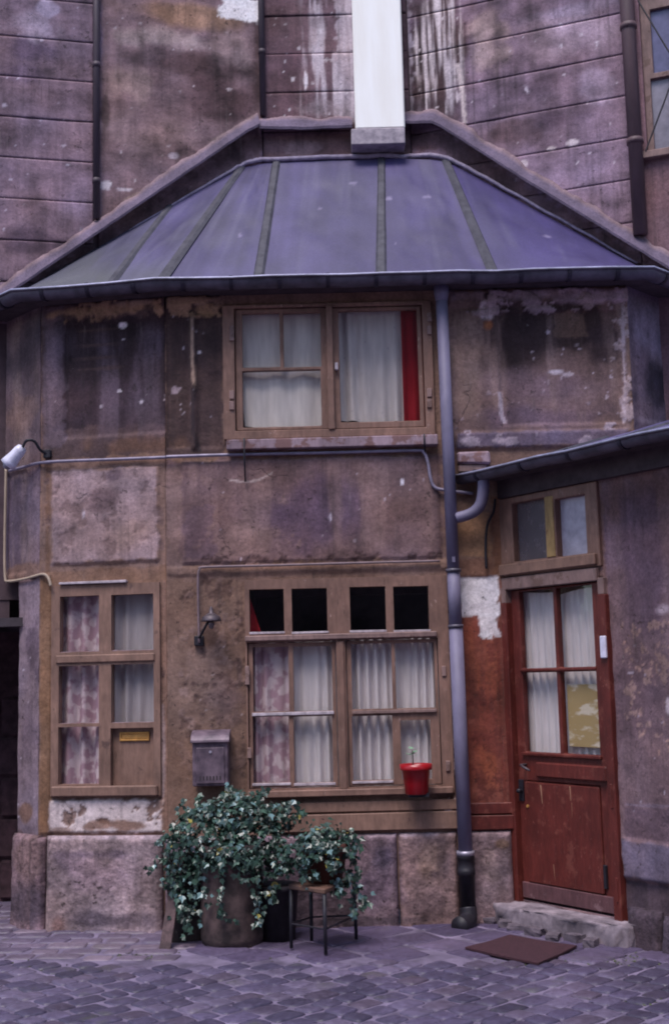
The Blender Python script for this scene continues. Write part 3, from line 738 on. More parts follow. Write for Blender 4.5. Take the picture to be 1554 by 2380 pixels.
p1 = Paint(F1)
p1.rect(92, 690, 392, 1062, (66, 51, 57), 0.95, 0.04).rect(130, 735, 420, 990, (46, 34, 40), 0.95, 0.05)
p1.blob(270, 930, 140, 90, (70, 54, 64), 0.6, 0.6, 0.7, 4).blob(320, 1030, 140, 24, (112, 82, 66), 0.5, 0.8, 0.7, 9)
p1.rect(100, 712, 150, 1050, (108, 92, 104), 0.5, 0.05).streak(95, 740, 400, 1040, (114, 96, 108), 0.45, 10, 1, 0.55)
p1.blob(250, 722, 150, 14, (160, 126, 104), 0.9, 0.6, 0.5, 10).blob(330, 705, 70, 10, (176, 146, 126), 0.8, 0.6)
for y in (765, 800, 830, 855): p1.blob(220, y, 80, 6, (92, 70, 66), 0.6, 0.5, 0.7, 12)
p1.blob(282, 754, 11, 8, (224, 212, 218), 1, 0.3, 0.4).blob(284, 787, 6, 3, (200, 184, 190), .9).blob(275, 907, 6, 4, (210, 196, 204), .9).blob(326, 932, 6, 5, (200, 186, 196), .9).blob(232, 943, 5, 4, (190, 176, 186), .8)
p1.flecks(110, 740, 385, 1050, 7, (170, 152, 162), (1.5, 3.5)).flecks(360, 890, 390, 930, 5, (186, 166, 170), (2, 4))
p1.rect(92, 1066, 392, 1340, (126, 102, 98), 0.6, 0.04).rect(120, 1090, 370, 1308, (152, 130, 136), 0.9, 0.03)
p1.blob(235, 1165, 50, 35, (104, 82, 86), 0.8, 0.6, 0.6, 8).blob(265, 1105, 30, 22, (96, 78, 88), 0.8, 0.6, 0.6).blob(300, 1240, 70, 60, (134, 110, 104), 0.7, 0.6, 0.8).blob(195, 1195, 4, 16, (190, 176, 188), .9)
p1.rect(104, 1080, 118, 1345, (104, 76, 60), 0.8, 0.01).rect(92, 1320, 392, 1358, (122, 92, 76), 0.8, 0.02)
p1.rect(92, 1345, 122, 1940, (126, 92, 68), 0.9, 0.015)
p1.rect(114, 1858, 381, 1936, (208, 192, 194), 1.0, 0.02, 18).blob(270, 1918, 110, 14, (118, 88, 76), 0.85, 0.7, 0.5, 14).blob(150, 1930, 40, 10, (118, 88, 76), 0.7, 0.7)
p1.rect(374, 1345, 395, 1935, (126, 98, 88), 0.8, 0.02).line([(378, 1640), (380, 1760), (379, 1850)], 4, (176, 156, 160), 0.6).blob(376, 1565, 8, 14, (62, 46, 48), .8, .8, .5, 30)
p1.flake(96, 690, 392, 745, (154, 122, 100), .85, .50, 9, .012).flake(112, 1856, 384, 1938, (112, 84, 74), .85, .63, 12, -.008).flake(100, 1080, 380, 1330, (104, 84, 86), .6, .62, 10, -.004)
panels1 = [((120, 1090, 370, 1308), 0.014, .008), ((150, 745, 420, 1010), -0.02, .012), ((100, 700, 392, 735), 0.018, .01), ((114, 1860, 381, 1936), 0.014, .006), ((92, 1335, 120, 1940), 0.012, .005)]
sw = grid_wall('left_wall', F1, (uA, 0, 0.1, ZT), MT['wall'], lambda u, z: p1(u, z, (124, 97, 86), 0.18, 4), relief(F1, panels1, 0.006, 4, paint=p1), [inset(W_L, .012)], 0.0115, house, 0.14)

p2 = Paint(F2)
zj = F2.uv(50, 1348)[1]
p2.rect(0, 1100, 95, 1345, (86, 72, 88), 0.8, 0.04).streak(0, 700, 100, 1340, (132, 112, 110), 0.5, 8, 1, 0.55).rect(60, 1090, 92, 1345, (126, 106, 114), 0.6, 0.03)
p2.blob(60, 830, 60, 100, (70, 58, 64), 0.7, 0.6, 0.7).blob(50, 960, 40, 60, (120, 96, 92), 0.7, 0.6).blob(40, 1330, 60, 20, (120, 92, 78), 0.7, 0.5)
p2.rect(36, 1350, 100, 1940, (128, 112, 124), 0.8, 0.04).blob(78, 1510, 26, 80, (86, 72, 86), 0.8, 0.7, 0.6).blob(66, 1690, 24, 90, (92, 78, 92), 0.6, 0.7, 0.6).blob(60, 1885, 22, 30, (112, 82, 66), 0.8, 0.6).flecks(40, 1360, 95, 1900, 16, (186, 172, 186), (1.5, 4))
grid_wall('left_return_wall', F2, (uE, 0, zj, ZT), MT['wall'], lambda u, z: p2(u, z, (98, 80, 86), 0.2, 7), relief(F2, [((5, 1100, 62, 1335), -0.012, .008)], 0.006, 7), (), 0.0115, house, 0.14)
grid_wall('left_return_base_wall', F2, (uE2, 0, 0.1, zj - 0.001), MT['wall'], lambda u, z: p2(u, z, (112, 92, 98), 0.2, 8), relief(F2, [], 0.008, 8), (), 0.0115, house, 0.14)
pr = Paint(FR2)
pr.blob(1530, 900, 70, 70, (50, 44, 56), 0.9, 0.5, 0.6).blob(1510, 760, 60, 80, (136, 122, 140), 0.8, 0.5, 0.7).blob(1530, 985, 50, 16, (150, 134, 146), 0.7, 0.6)
grid_wall('right_return_wall', FR2, (0, 0.55, 2.5, ZT), MT['wall'], lambda u, z: pr(u, z, (104, 88, 100), 0.22, 9), relief(FR2, [], 0.008, 9), (), 0.012, house, 0.14)

# plinth blocks, each a stone
def stone_block(name, F, u0, u1, z0, z1, d, base, seed, parent, marks=None, res=0.014, batter=0.02):
    """a block with a rounded worn front"""
    P = Paint(F)
    if marks: marks(P)
    def dep(u, z):
        e = np.minimum(np.minimum(u - u0, u1 - u), np.minimum(z - z0 + 0.05, z1 - z))
        dd = d + batter * (z1 - z) / max(z1 - z0, .01) + 0.022 * (fbm(u, z, 5, seed, 5) - 0.5) + 0.012 * (fbm(u, z, 22, seed + 1, 4) - 0.5)
        return dd - 0.03 * (1 - sstep(0, 0.035, e)) ** 2
    o = grid_wall(name, F, (u0, u1, z0, z1), MT['stone'], lambda u, z: P(u, z, base, 0.34, seed), dep, (), res, parent, 0.05)
    return o
plinth = bpy.data.objects.new('plinth', None); COL.objects.link(plinth); plinth.parent = house
g = 0.004
def mkL(P):
    P.blob(160, 2000, 50, 40, (76, 66, 84), 0.6, 0.6, 0.7).blob(250, 2030, 120, 60, (150, 126, 138), 0.6, 0.6, 0.8).blob(220, 1985, 120, 18, (92, 78, 94), 0.6, 0.7, 0.6).blob(260, 2135, 120, 30, (62, 52, 62), 0.75, 0.5, 0.6).rect(116, 1938, 382, 1950, (170, 152, 162), 0.8, 0.02).blob(145, 2150, 25, 40, (122, 92, 90), 0.7, 0.4)  # pale strip along the top paints the lit bevel
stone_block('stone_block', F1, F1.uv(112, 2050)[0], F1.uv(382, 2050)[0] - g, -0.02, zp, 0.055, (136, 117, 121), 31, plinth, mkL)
def mkL2(P): P.blob(75, 1990, 40, 60, (104, 84, 84), 0.6, 0.6).blob(80, 2100, 60, 60, (66, 56, 66), 0.8, 0.5)
stone_block('stone_block', F1, uA - 0.045, F1.uv(112, 2050)[0] - g, -0.02, zp - 0.01, 0.05, (120, 98, 106), 33, plinth, mkL2, 0.012)
stone_block('stone_block', F2, uE2, 0.03, -0.02, zp + 0.0, 0.05, (112, 92, 100), 32, plinth, mkL2)
def mkC(P):
    P.blob(700, 2040, 120, 110, (78, 64, 74), 0.7, 0.6, 0.7).blob(880, 2060, 60, 80, (110, 92, 108), 0.7, 0.6).blob(890, 1990, 40, 40, (96, 84, 104), 0.7, 0.6).rect(640, 1934, 1064, 1946, (156, 138, 148), 0.7, 0.02).blob(1000, 2010, 50, 60, (146, 118, 106), 0.7, 0.6, 0.7).blob(1010, 2030, 20, 16, (84, 68, 74), 0.7).blob(990, 2110, 70, 40, (92, 74, 78), 0.6, .6).blob(1030, 2000, 20, 60, (70, 58, 66), 0.5)  # first blob: mostly painted shade over stain; pale top strip paints lit bevel
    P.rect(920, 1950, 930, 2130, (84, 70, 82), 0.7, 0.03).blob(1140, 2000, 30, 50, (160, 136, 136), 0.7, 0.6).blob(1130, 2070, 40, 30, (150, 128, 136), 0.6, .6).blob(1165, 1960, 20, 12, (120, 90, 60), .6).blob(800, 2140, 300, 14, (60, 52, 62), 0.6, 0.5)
cu = [FC.uv(x, 2050)[0] for x in (384, 640, 926, 1066, 1193)]
for k in range(4):
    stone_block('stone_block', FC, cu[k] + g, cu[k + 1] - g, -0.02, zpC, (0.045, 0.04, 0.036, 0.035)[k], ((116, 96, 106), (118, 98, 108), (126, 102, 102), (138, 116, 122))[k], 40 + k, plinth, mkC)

# dark timber and interior rooms behind the openings
def room(name, F, rect, depth, parent):
    bm = bmesh.new(); u0, u1, z0, z1 = rect
    a = [F.P(u, z, -0.141) for u, z in ((u0, z0), (u1, z0), (u1, z1), (u0, z1))]; b = [F.P(u, z, -depth) for u, z in ((u0, z0), (u1, z0), (u1, z1), (u0, z1))]
    va = [bm.verts.new(tuple(p)) for p in a]; vb = [bm.verts.new(tuple(p)) for p in b]
    for i in range(4): bm.faces.new((va[i], va[(i + 1) % 4], vb[(i + 1) % 4], vb[i]))
    bm.faces.new(vb)
    return bm_obj(name, bm, MT['dark'], parent)

def part_empty(name, parent):
    o = bpy.data.objects.new(name, None); COL.objects.link(o); o.parent = parent; o.empty_display_size = .05; return o
def pane(F, r, d, parent, mat='glass', th=0.004, tilt=0.0):
    bm = bmesh.new(); fbox(bm, F, r[0] - .006, r[1] + .006, r[2] - .006, r[3] + .006, d - th, d); return bm_obj('pane', bm, MT[mat], parent)
def frame_part(name, F, rect, holes, d0, d1, parent, mat='brown_win', bevel=0.004):
    bm = bmesh.new(); plate(bm, F, rect, holes, d0, d1); return bm_obj(name, bm, MT[mat], parent, bevel=bevel)
def bar(name, F, r, d0, d1, parent, mat='brown_win', bevel=0.003, j=0.0015):
    bm = bmesh.new(); fbox(bm, F, *r, d0, d1, j); return bm_obj(name, bm, MT[mat], parent, bevel=bevel)

# ---- upper window
wu = part_empty('upper_window', house)
room('room', FC, inset(W_up, -.0), 0.9, wu)
cl = FC.R(546, 716, 766, 1001); cr = FC.R(769, 712, 984, 997)
frame_part('frame', FC, W_up, [cl, cr], -0.05, 0.030, wu, 'brown_win', 0.005)
lp = [FC.R(563, 728, 650, 854), FC.R(659, 727, 745, 853), FC.R(564, 861, 746, 992)]
rp = [FC.R(789, 721, 972, 980)]
frame_part('casement', FC, inset(cl, .006), lp, -0.035, 0.008, wu)
frame_part('casement', FC, inset(cr, .006), rp, -0.035, 0.008, wu)
for r in lp + rp: pane(FC, r, -0.020, wu)
bar('sill', FC, FC.R(528, 1020, 1016, 1044), -0.08, 0.075, wu, 'sill', 0.006)
for x, y in ((540, 770), (540, 785), (540, 920), (540, 945), (997, 740), (997, 770), (997, 915), (997, 940)):
    bar('hinge', FC, FC.R(x - 6, y - 10, x + 5, y + 10), 0.028, 0.042, wu, 'brown_pale', 0.003)
bar('mullion', FC, FC.R(760, 712, 775, 1000), .028, .042, wu, 'brown_win', .005)
bar('latch', FC, FC.R(778, 846, 785, 862), 0.0, 0.045, wu, 'white_trim', 0.002)

# ---- lower window
wl = part_empty('lower_window', house)
room('room', FC, W_lo, 1.1, wl)
tr = [FC.R(580, 1370, 660, 1470), FC.R(678, 1368, 760, 1469), FC.R(813, 1364, 896, 1466), FC.R(914, 1363, 996, 1465)]
c1 = FC.R(577, 1492, 784, 1832); c2 = FC.R(806, 1485, 1022, 1827)
frame_part('frame', FC, W_lo, tr + [c1, c2], -0.05, 0.022, wl, 'brown_win', 0.005)
lp = [FC.R(588, 1504, 671, 1654), FC.R(682, 1502, 772, 1653), FC.R(588, 1666, 672, 1820), FC.R(683, 1665, 773, 1820)]
rp = [FC.R(817, 1496, 911, 1648), FC.R(919, 1494, 1010, 1646), FC.R(819, 1664, 913, 1814), FC.R(932, 1674, 1002, 1812)]
frame_part('casement', FC, inset(c1, .006), lp, -0.035, 0.002, wl); frame_part('casement', FC, inset(c2, .006), rp, -0.035, 0.002, wl)
for r in tr + lp + rp: pane(FC, r, -0.028, wl)
bar('transom', FC, FC.R(570, 1473, 1014, 1486), 0.02, 0.050, wl, 'brown_pale', 0.006)
bar('mullion', FC, FC.R(786, 1490, 803, 1834), .02, .036, wl, 'brown_win', .005)
for q in ((586, 1820, 676, 1826), (683, 1820, 780, 1826), (818, 1815, 914, 1821), (580, 1469, 662, 1474), (678, 1468, 764, 1473), (812, 1465, 898, 1470), (914, 1464, 1000, 1469)):
    bar('rail_highlight', FC, FC.R(*q), -.02, .026 if q[1] < 1500 else .012, wl, 'white_trim', .002)  # pale thin bars paint the highlights along the rails
bar('weather_bar', FC, FC.R(586, 1655, 776, 1663), 0.0, 0.018, wl, 'white_trim', 0.003)
bar('weather_bar', FC, FC.R(818, 1650, 1014, 1658), 0.0, 0.020, wl, 'brown_pale', 0.003)
bar('sill', FC, FC.R(576, 1833, 1052, 1849), -0.02, 0.055, wl, 'brown_win', 0.006)
for x, y in ((575, 1560), (575, 1580), (580, 1750), (1030, 1560), (1040, 1780)):
    bar('hinge', FC, FC.R(x - 5, y - 12, x + 5, y + 12), 0.018, 0.034, wl, 'brown_pale', 0.003)

# ---- left window with the letter slot
wL = part_empty('left_window', house)
room('room', F1, W_L, 0.9, wL)
pl = [F1.R(143, 1387, 231, 1514), F1.R(262, 1383, 357, 1511), F1.R(140, 1549, 231, 1680), F1.R(262, 1545, 358, 1678), F1.R(139, 1691, 231, 1822)]
fr = F1.R(259, 1692, 359, 1826)
holes = [inset(q, -.004) for q in pl]
frame_part('frame', F1, W_L, holes + [fr], -0.045, 0.020, wL, 'brown', 0.006)
for q in pl: pane(F1, q, -0.030, wL)
for q in (F1.R(138, 1514, 233, 1520), F1.R(258, 1511, 360, 1517), F1.R(138, 1681, 233, 1688), F1.R(259, 1679, 360, 1687)):
    bar('glazing_bar', F1, q, -0.04, 0.008, wL, 'sill', 0.002)
bar('transom', F1, F1.R(133, 1521, 362, 1540), 0.018, 0.032, wL, 'brown', 0.006)
bar('panel', F1, fr, -0.05, -0.025, wL, 'brown', 0.002)
bar('sill', F1, F1.R(124, 1826, 370, 1850), 0.015, 0.050, wL, 'brown', 0.008)
bar('drip_edge', F1, F1.R(142, 1352, 297, 1357), 0.0, 0.040, wL, 'white_trim', 0.002)
bm = bmesh.new(); rs = F1.R(276, 1702, 345, 1723); plate(bm, F1, rs, [inset(rs, .012)], -0.026, -0.012)
bm_obj('letter_slot', bm, MT['brass'], wL, bevel=.003)
bar('slot_flap', F1, inset(rs, .013), -0.026, -0.018, wL, 'brass', .002)

# boards of the base and lintel timbers
for r, mat, d in (((640, 1862, 1064, 1886), 'brown', .026), ((640, 1890, 1064, 1930), 'brown', .036), ((1068, 1866, 1190, 1892), 'red', .020), ((1068, 1895, 1192, 1928), 'red', .030)):
    bar('base_board', FC, FC.R(*r), 0.0, d, house, mat, .004, .002)
# ------------------------------------------------------------------ roof of the bay
def offset_pt(Fa, Fb, corner, d):
    m = Fa.n + Fb.n; m = m / np.dot(m, Fa.n); return np.array(corner) + m * d
OV = 0.17
eA = offset_pt(F2, F1, A, OV); eB = offset_pt(F1, FC, FC.P(0, 0), OV); eC = offset_pt(FC, FR2, CR, OV)
eE = E_ + F2.n * OV - F2.t * 0.10; eR = FR2.P(0.55, 0, OV)
roof = bpy.data.objects.new('roof', None); COL.objects.link(roof); roof.parent = house
def P_on_line(a, b, px):
    """point on the plan segment a-b (at eaves height) seen at picture column px"""
    best = None
    for i in range(201):
        p = a + (b - a) * i / 200; v = np.array([p[0], p[1], ZE]) - np.array([0, 0, EYE]); x = 777 + FOC * (v @ cright) / (v @ fwd)
        if best is None or abs(x - px) < best[0]: best = (abs(x - px), p)
    return best[1]
ez = ZE + 0.015
eave = [eA, P_on_line(eA, eB, 250), eB, P_on_line(eB, eC, 602), P_on_line(eB, eC, 886), P_on_line(eB, eC, 1152), eC]
eave = [np.array([p[0], p[1], ez]) for p in eave]
def wp(F, x, y, d=0.0):
    u, z = F.uv(x, y, d); return F.P(u, z, d)
top = [wp(FBL, 70, 664), wp(FBL, 395, 478), wp(FBL, 560, 388), wp(FB, 642, 374), wp(FB, 886, 366), wp(FBR, 1036, 372), wp(FBR, 1490, 622)]
zp_roof = [[(69, 66, 90), .30], [(71, 65, 99), .28], [(66, 59, 96), .28], [(70, 63, 99), .28], [(64, 56, 95), .26], [(64, 56, 98), .26]]
def zinc_sheet(a0, a1, b1, b0, col, var, seed, green=0.0):
    nu, nv = 56, 60; V = []; Cc = []
    uu, vv = np.meshgrid(np.linspace(0, 1, nu + 1), np.linspace(0, 1, nv + 1), indexing='ij'); uu = uu.ravel(); vv = vv.ravel()
    P = (np.outer((1 - uu) * (1 - vv), a0) + np.outer(uu * (1 - vv), a1) + np.outer(uu * vv, b1) + np.outer((1 - uu) * vv, b0))
    nrm = np.cross(a1 - a0, b0 - a0); nrm /= np.linalg.norm(nrm); nrm = nrm * np.sign(nrm[2])
    amp = np.minimum(np.minimum(uu, 1 - uu), np.minimum(vv, 1 - vv)) * 4
    P = P + np.outer(np.clip(amp, 0, 1) * 0.02 * (fbm(uu * 2, vv * 3, 1.2, seed, 3) - 0.5) * 2, nrm)
    c = np.broadcast_to(srgb(*col), (len(uu), 3)) * (1 + var * 3.0 * (fbm(P[:, 0], P[:, 2], 3.5, seed, 5) - 0.5))[:, None]
    c = c * (1 + 0.6 * (fbm(uu * 7 * np.linalg.norm(a1 - a0) / .7, vv * 0.8, 1.0, seed + 2, 4) - 0.5))[:, None]
    gw = np.clip(green * sstep(0.35, 0.7, fbm(P[:, 0], P[:, 2], 2.0, seed + 4, 4)) * (0.4 + 0.6 * sstep(0.0, .6, 1 - vv)), 0, 1)
    c = c * (1 - gw[:, None]) + srgb(88, 90, 88) * gw[:, None]
    drp = fbm(uu * 9 * np.linalg.norm(a1 - a0) / .7, vv * 1.0, 1.0, seed + 7, 4); dw = 0.28 * sstep(.58, .74, drp) * sstep(.2, .6, fbm(P[:, 0], vv, 2.5, seed + 8, 3))
    c = c * (1 - dw[:, None]) + srgb(92, 88, 112) * dw[:, None]
    for sx, sy, rr in ((995, 440, .035), (905, 441, .03), (915, 590, .02), (742, 470, .02), (820, 385, .03), (1265, 560, .03), (560, 560, .02)):
        q = at_y(sx, sy, YC + .35); dd = np.hypot(P[:, 0] - q[0], (P[:, 2] - q[2]) * 1.6) / rr + .7 * (fbm(P[:, 0], P[:, 2], 25, 4, 3) - .5)
        ww = .6 * (1 - sstep(.7, 1.1, dd)); c = c * (1 - ww[:, None]) + srgb(132, 122, 152) * ww[:, None]
    me = bpy.data.meshes.new('zinc_sheet'); I = np.arange((nu + 1) * (nv + 1)).reshape(nu + 1, nv + 1)
    q = np.stack([I[:-1, :-1], I[1:, :-1], I[1:, 1:], I[:-1, 1:]], -1).reshape(-1, 4)
    me.from_pydata(P.tolist(), [], q.tolist()); set_col(me, np.clip(c, .005, .8))
    for p in me.polygons: p.use_smooth = True
    return new_obj('zinc_sheet', me, MT['zinc_roof'], roof)
for k in range(6):
    zinc_sheet(eave[k], eave[k + 1], top[k + 1], top[k], *zp_roof[k], 50 + k, (0.6, .4, .15, .1, .05, .05)[k])
eE3 = np.array([eE[0], eE[1], ez]); eR3 = np.array([eR[0], eR[1], ez])
zinc_sheet(eE3, eave[0], top[0], wp(FBL, -40, 735), (86, 80, 104), .2, 60, .5)
zinc_sheet(eave[6], eR3, wp(FBR, 1600, 690), top[6], (86, 76, 112), .18, 61)
MT['seam'] = simple('seam_lichen', srgb(56, 54, 66), 0.7, var=.2, s=14, col2=srgb(74, 72, 82), bumpd=.002)
def roof_seam(a, b, r0, r1):
    bm = bmesh.new(); d = Vector(tuple(b - a)); n = d.cross(Vector((0, 0, 1))).normalized(); up = n.cross(d).normalized(); up = up if up.z > 0 else -up
    prev = None; N = 10
    for i in range(N + 1):
        p = Vector(tuple(a)) + d * (i / N); wd = r0 + (r1 - r0) * i / N
        ring = [bm.verts.new(p + n * (s * wd) + up * h) for s, h in ((-1.35, -.004), (-.7, .014), (.7, .014), (1.35, -.004))]
        if prev:
            for k in range(3): bm.faces.new((prev[k], prev[k + 1], ring[k + 1], ring[k]))
        prev = ring
    return bm_obj('standing_seam', bm, MT['seam'], roof)
for k in (1, 2, 3, 4, 5):
    roof_seam(eave[k], top[k], .040 if k == 2 else .032, .026)
# gutter: half-round trough with a bead, and its straps
gut = [eE3 - np.array([0, 0, .015]), np.array([eA[0], eA[1], ZE]), np.array([eB[0], eB[1], ZE]), np.array([eC[0], eC[1], ZE]), eR3 - np.array([0, 0, .015])]
def gutter_profile(r=0.062, t=0.004):
    P = [(r + r * math.cos(math.pi + math.pi * i / 12), r * -math.sin(math.pi * i / 12)) for i in range(13)]
    P = [(x - 0.01, y) for x, y in P]
    bead = [(2 * r - 0.01 + 0.009 * math.cos(a) + .004, 0.009 * math.sin(a)) for a in [math.radians(q) for q in (-120, -60, 0, 60, 120, 180)]]
    inner = [(r - .01 + (r - t) * math.cos(math.pi + math.pi * i / 12), -(r - t) * math.sin(math.pi * i / 12) + .001) for i in range(12, -1, -1)]
    return P + bead + inner
def make_gutter(line, parent, n_straps, r=0.062, mitre=True):
    bm = bmesh.new(); fine = []
    for a, b in zip(line, line[1:]):
        k = max(2, int(np.linalg.norm(b - a) / .25))
        for i in range(k): fine.append(a + (b - a) * i / k)
    fine.append(line[-1])
    fine = [p + np.array([0, 0, rng.uniform(-.006, .004)]) for p in fine]
    sweep_plan(bm, fine, gutter_profile(r)); gob = bm_obj('gutter', bm, MT['gutter'], parent, True)
    bm = bmesh.new(); sweep_plan(bm, fine, [(2 * r - .006 + .0085 * math.cos(q), .004 + .0085 * math.sin(q)) for q in [k * math.pi / 4 for k in range(8)]]); bm_obj('rim', bm, MT['gutter_highlight'], gob, True)
    L = [np.linalg.norm(b - a) for a, b in zip(line, line[1:])]; T = sum(L)
    for s in range(n_straps):
        q = T * (s + 0.5) / n_straps; i = 0
        while q > L[i]: q -= L[i]; i += 1
        d = (line[i + 1] - line[i]) / L[i]; p = line[i] + d * q; w_ = d * 0.013
        bm = bmesh.new(); sweep_plan(bm, [p - w_, p + w_], [(x * 1.0 + (.004 if x > r else -.004 if x < 0.02 else 0), y - .006) for x, y in gutter_profile(r)[:13]] + [(2 * r - .004, .014), (2 * r - .016, .014)])
        bm_obj('strap', bm, MT['gutter_seam'], gob)
    return gob
make_gutter(gut, house, 17)
# soffit board between wall top and roof
bm = bmesh.new()
sf = [np.array([p[0], p[1], ZE - .035]) for p in (E_ + F2.n * .0, A, FC.P(0, 0), CR, FR2.P(.55, 0))]
sweep_plan(bm, sf, [(-.02, 0), (OV - .01, 0.0), (OV - .01, .03), (-.02, .03)])
bm_obj('soffit', bm, MT['soffit'], house)

# ------------------------------------------------------------------ rear building
rear = thing('rear_building', 'tall stained mauve building whose walls rise behind the zinc roof', 'building')
ZTOP = 8.2
pb = {}
def rear_paint():
    p = Paint(FBL); base = None
    # plastered panel between the two pipes
    p.rect(232, -60, 606, 540, (116, 92, 92), 0.8, 0.03)
    p.blob(420, 30, 190, 45, (138, 108, 90), 0.85, 0.6, 0.6, 3).blob(380, 90, 170, 30, (166, 144, 142), 0.8, 0.7, 0.7, 5).blob(470, 150, 160, 50, (70, 51, 53), 0.9, 0.7, 0.6, 4).blob(540, 110, 60, 60, (150, 126, 126), 0.75, 0.6, 0.6)
    p.blob(500, 230, 150, 70, (74, 55, 60), 0.85, 0.6, 0.6, 5).blob(300, 190, 60, 60, (152, 128, 126), 0.7, 0.6, 0.7).blob(340, 320, 140, 60, (140, 114, 114), 0.75, 0.7, 0.7, 4).blob(420, 370, 90, 50, (110, 88, 92), 0.6, 0.6)
    p.blob(600, 60, 22, 220, (66, 48, 48), 0.7, 0.4, 0.8).blob(245, 250, 14, 60, (66, 52, 50), 0.6, 0.7)
    p.blob(560, 18, 52, 36, (236, 230, 232), 1.0, 0.55, 0.25, 14).blob(540, 25, 40, 20, (230, 222, 224), 1.0, 0.6, 0.3, 18)
    p.blob(245, 432, 15, 14, (222, 212, 218), 1.0, 0.6, 0.4, 26).blob(290, 440, 20, 4, (196, 182, 190), 0.8).blob(403, 362, 14, 9, (176, 162, 172), 0.8, 0.5).line([(410, 350), (435, 345), (455, 355)], 4, (80, 62, 68), 0.6)
    p.line([(430, 140), (450, 165), (500, 172), (545, 160), (568, 140)], 5, (84, 64, 68), 0.5)
    p.flecks(240, 20, 590, 460, 34, (206, 192, 196), (1.5, 5)).flecks(350, 300, 560, 440, 16, (206, 186, 180), (2, 6))
    p.line([(290, 465), (330, 445), (420, 395), (500, 325), (590, 270)], 6, (176, 152, 146), 0.6)
    # courses left of the pipe
    p.blob(70, 110, 110, 40, (80, 66, 86), 0.8, 0.6, 0.7, 4).blob(80, 60, 90, 40, (158, 142, 158), 0.65, 0.7, 0.6).blob(70, 170, 90, 30, (92, 76, 94), 0.75, 0.6, 0.7).blob(130, 420, 120, 100, (134, 112, 128), 0.5, 0.6).blob(90, 560, 120, 40, (74, 60, 74), 0.75, 0.6, 0.7).blob(110, 20, 40, 22, (180, 166, 190), 0.6, 0.7)
    p.flecks(0, 10, 205, 560, 34, (196, 184, 200), (1.5, 5))
    return p
pbl = rear_paint()
pbc = Paint(FB)
pbc.blob(650, 120, 60, 220, (84, 62, 70), .7, .5, .6, 5).streak(690, -60, 830, 290, (196, 182, 190), 0.85, 22, 0.7, 0.52).blob(640, 150, 30, 200, (86, 64, 68), 0.6, 0.5, 0.7).rect(778, -60, 822, 290, (190, 176, 186), 0.75, 0.05, 18).flecks(625, 20, 815, 280, 40, (220, 210, 216), (1.5, 5)).blob(710, 190, 5, 26, (226, 214, 220), 1.0, .3)
pbc.blob(690, 60, 60, 60, (104, 82, 88), .5, .6).blob(740, 250, 60, 20, (150, 134, 142), .6, .6)
pbr = Paint(FBR)
pbr.blob(1010, 130, 90, 200, (62, 44, 46), 0.95, 0.45, 0.45, 5).blob(1100, 60, 60, 60, (84, 64, 68), .7, .6, .6).rect(938, -60, 958, 280, (180, 166, 176), 0.8, 0.05, 20).streak(940, 0, 1060, 280, (200, 186, 192), 0.8, 26, 0.5, 0.6)
pbr.streak(945, -40, 1080, 290, (216, 200, 204), 0.9, 34, 0.35, 0.62).flecks(955, 0, 1075, 280, 26, (220, 206, 210), (2, 5))
pbr.line([(1064, 150), (1074, 210), (1080, 285)], 7, (206, 188, 188), 0.9).blob(1062, 225, 7, 20, (206, 190, 196), .9).blob(1130, 110, 60, 90, (170, 146, 146), 0.8, 0.6, 0.6).blob(1300, 90, 140, 70, (154, 134, 148), 0.75, 0.6, 0.7, 4).blob(1290, 280, 90, 40, (88, 70, 84), 0.85, 0.6, 0.7, 5).blob(1230, 200, 80, 30, (90, 72, 84), 0.7, 0.7, 0.6).blob(1390, 200, 60, 60, (152, 134, 152), .6, .6).blob(1190, 310, 80, 40, (88, 68, 74), 0.75, 0.6)
pbr.blob(1330, 330, 16, 8, (214, 198, 204), .9).blob(1280, 345, 14, 6, (206, 190, 190), .9).blob(1218, 380, 10, 10, (196, 180, 186), .8).blob(1340, 20, 130, 20, (146, 130, 148), .5, .6)
pbr.flecks(1080, 20, 1440, 480, 50, (206, 192, 204), (1.5, 6)).blob(1530, 470, 60, 80, (124, 92, 96), .7, .6, .7)
pbl.line([(-80, 790), (30, 712), (235, 572), (430, 440), (570, 345), (600, 332)], 30, (88, 66, 68), 0.85)  # brown bands on all three walls paint the shade below the flashing
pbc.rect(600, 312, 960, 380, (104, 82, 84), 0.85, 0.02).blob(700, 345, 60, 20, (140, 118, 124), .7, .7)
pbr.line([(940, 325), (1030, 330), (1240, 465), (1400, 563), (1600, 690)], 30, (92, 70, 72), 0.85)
def rear_strip(name, F, u0, u1, z0, z1, col_fn, d, seed, res=.013, edge=.002):
    def dep(u, z):
        e = np.minimum(z - z0, z1 - z)
        return d + 0.005 * (fbm(u, z, 4, seed, 4) - 0.5) * 2 - edge * (1 - sstep(0, .014, e))
    return grid_wall(name, F, (u0, u1, z0, z1), MT['rear'], col_fn, dep, (), res, rear, .05 + d, )
def col_bl(u, z): return pbl(u, z, (120, 99, 111), 0.32, 21, 1.2)
def col_bc(u, z): return pbc(u, z, (102, 80, 88), 0.30, 22, .5)
def col_br(u, z): return pbr(u, z, (124, 103, 118), 0.32, 23, 1.0)
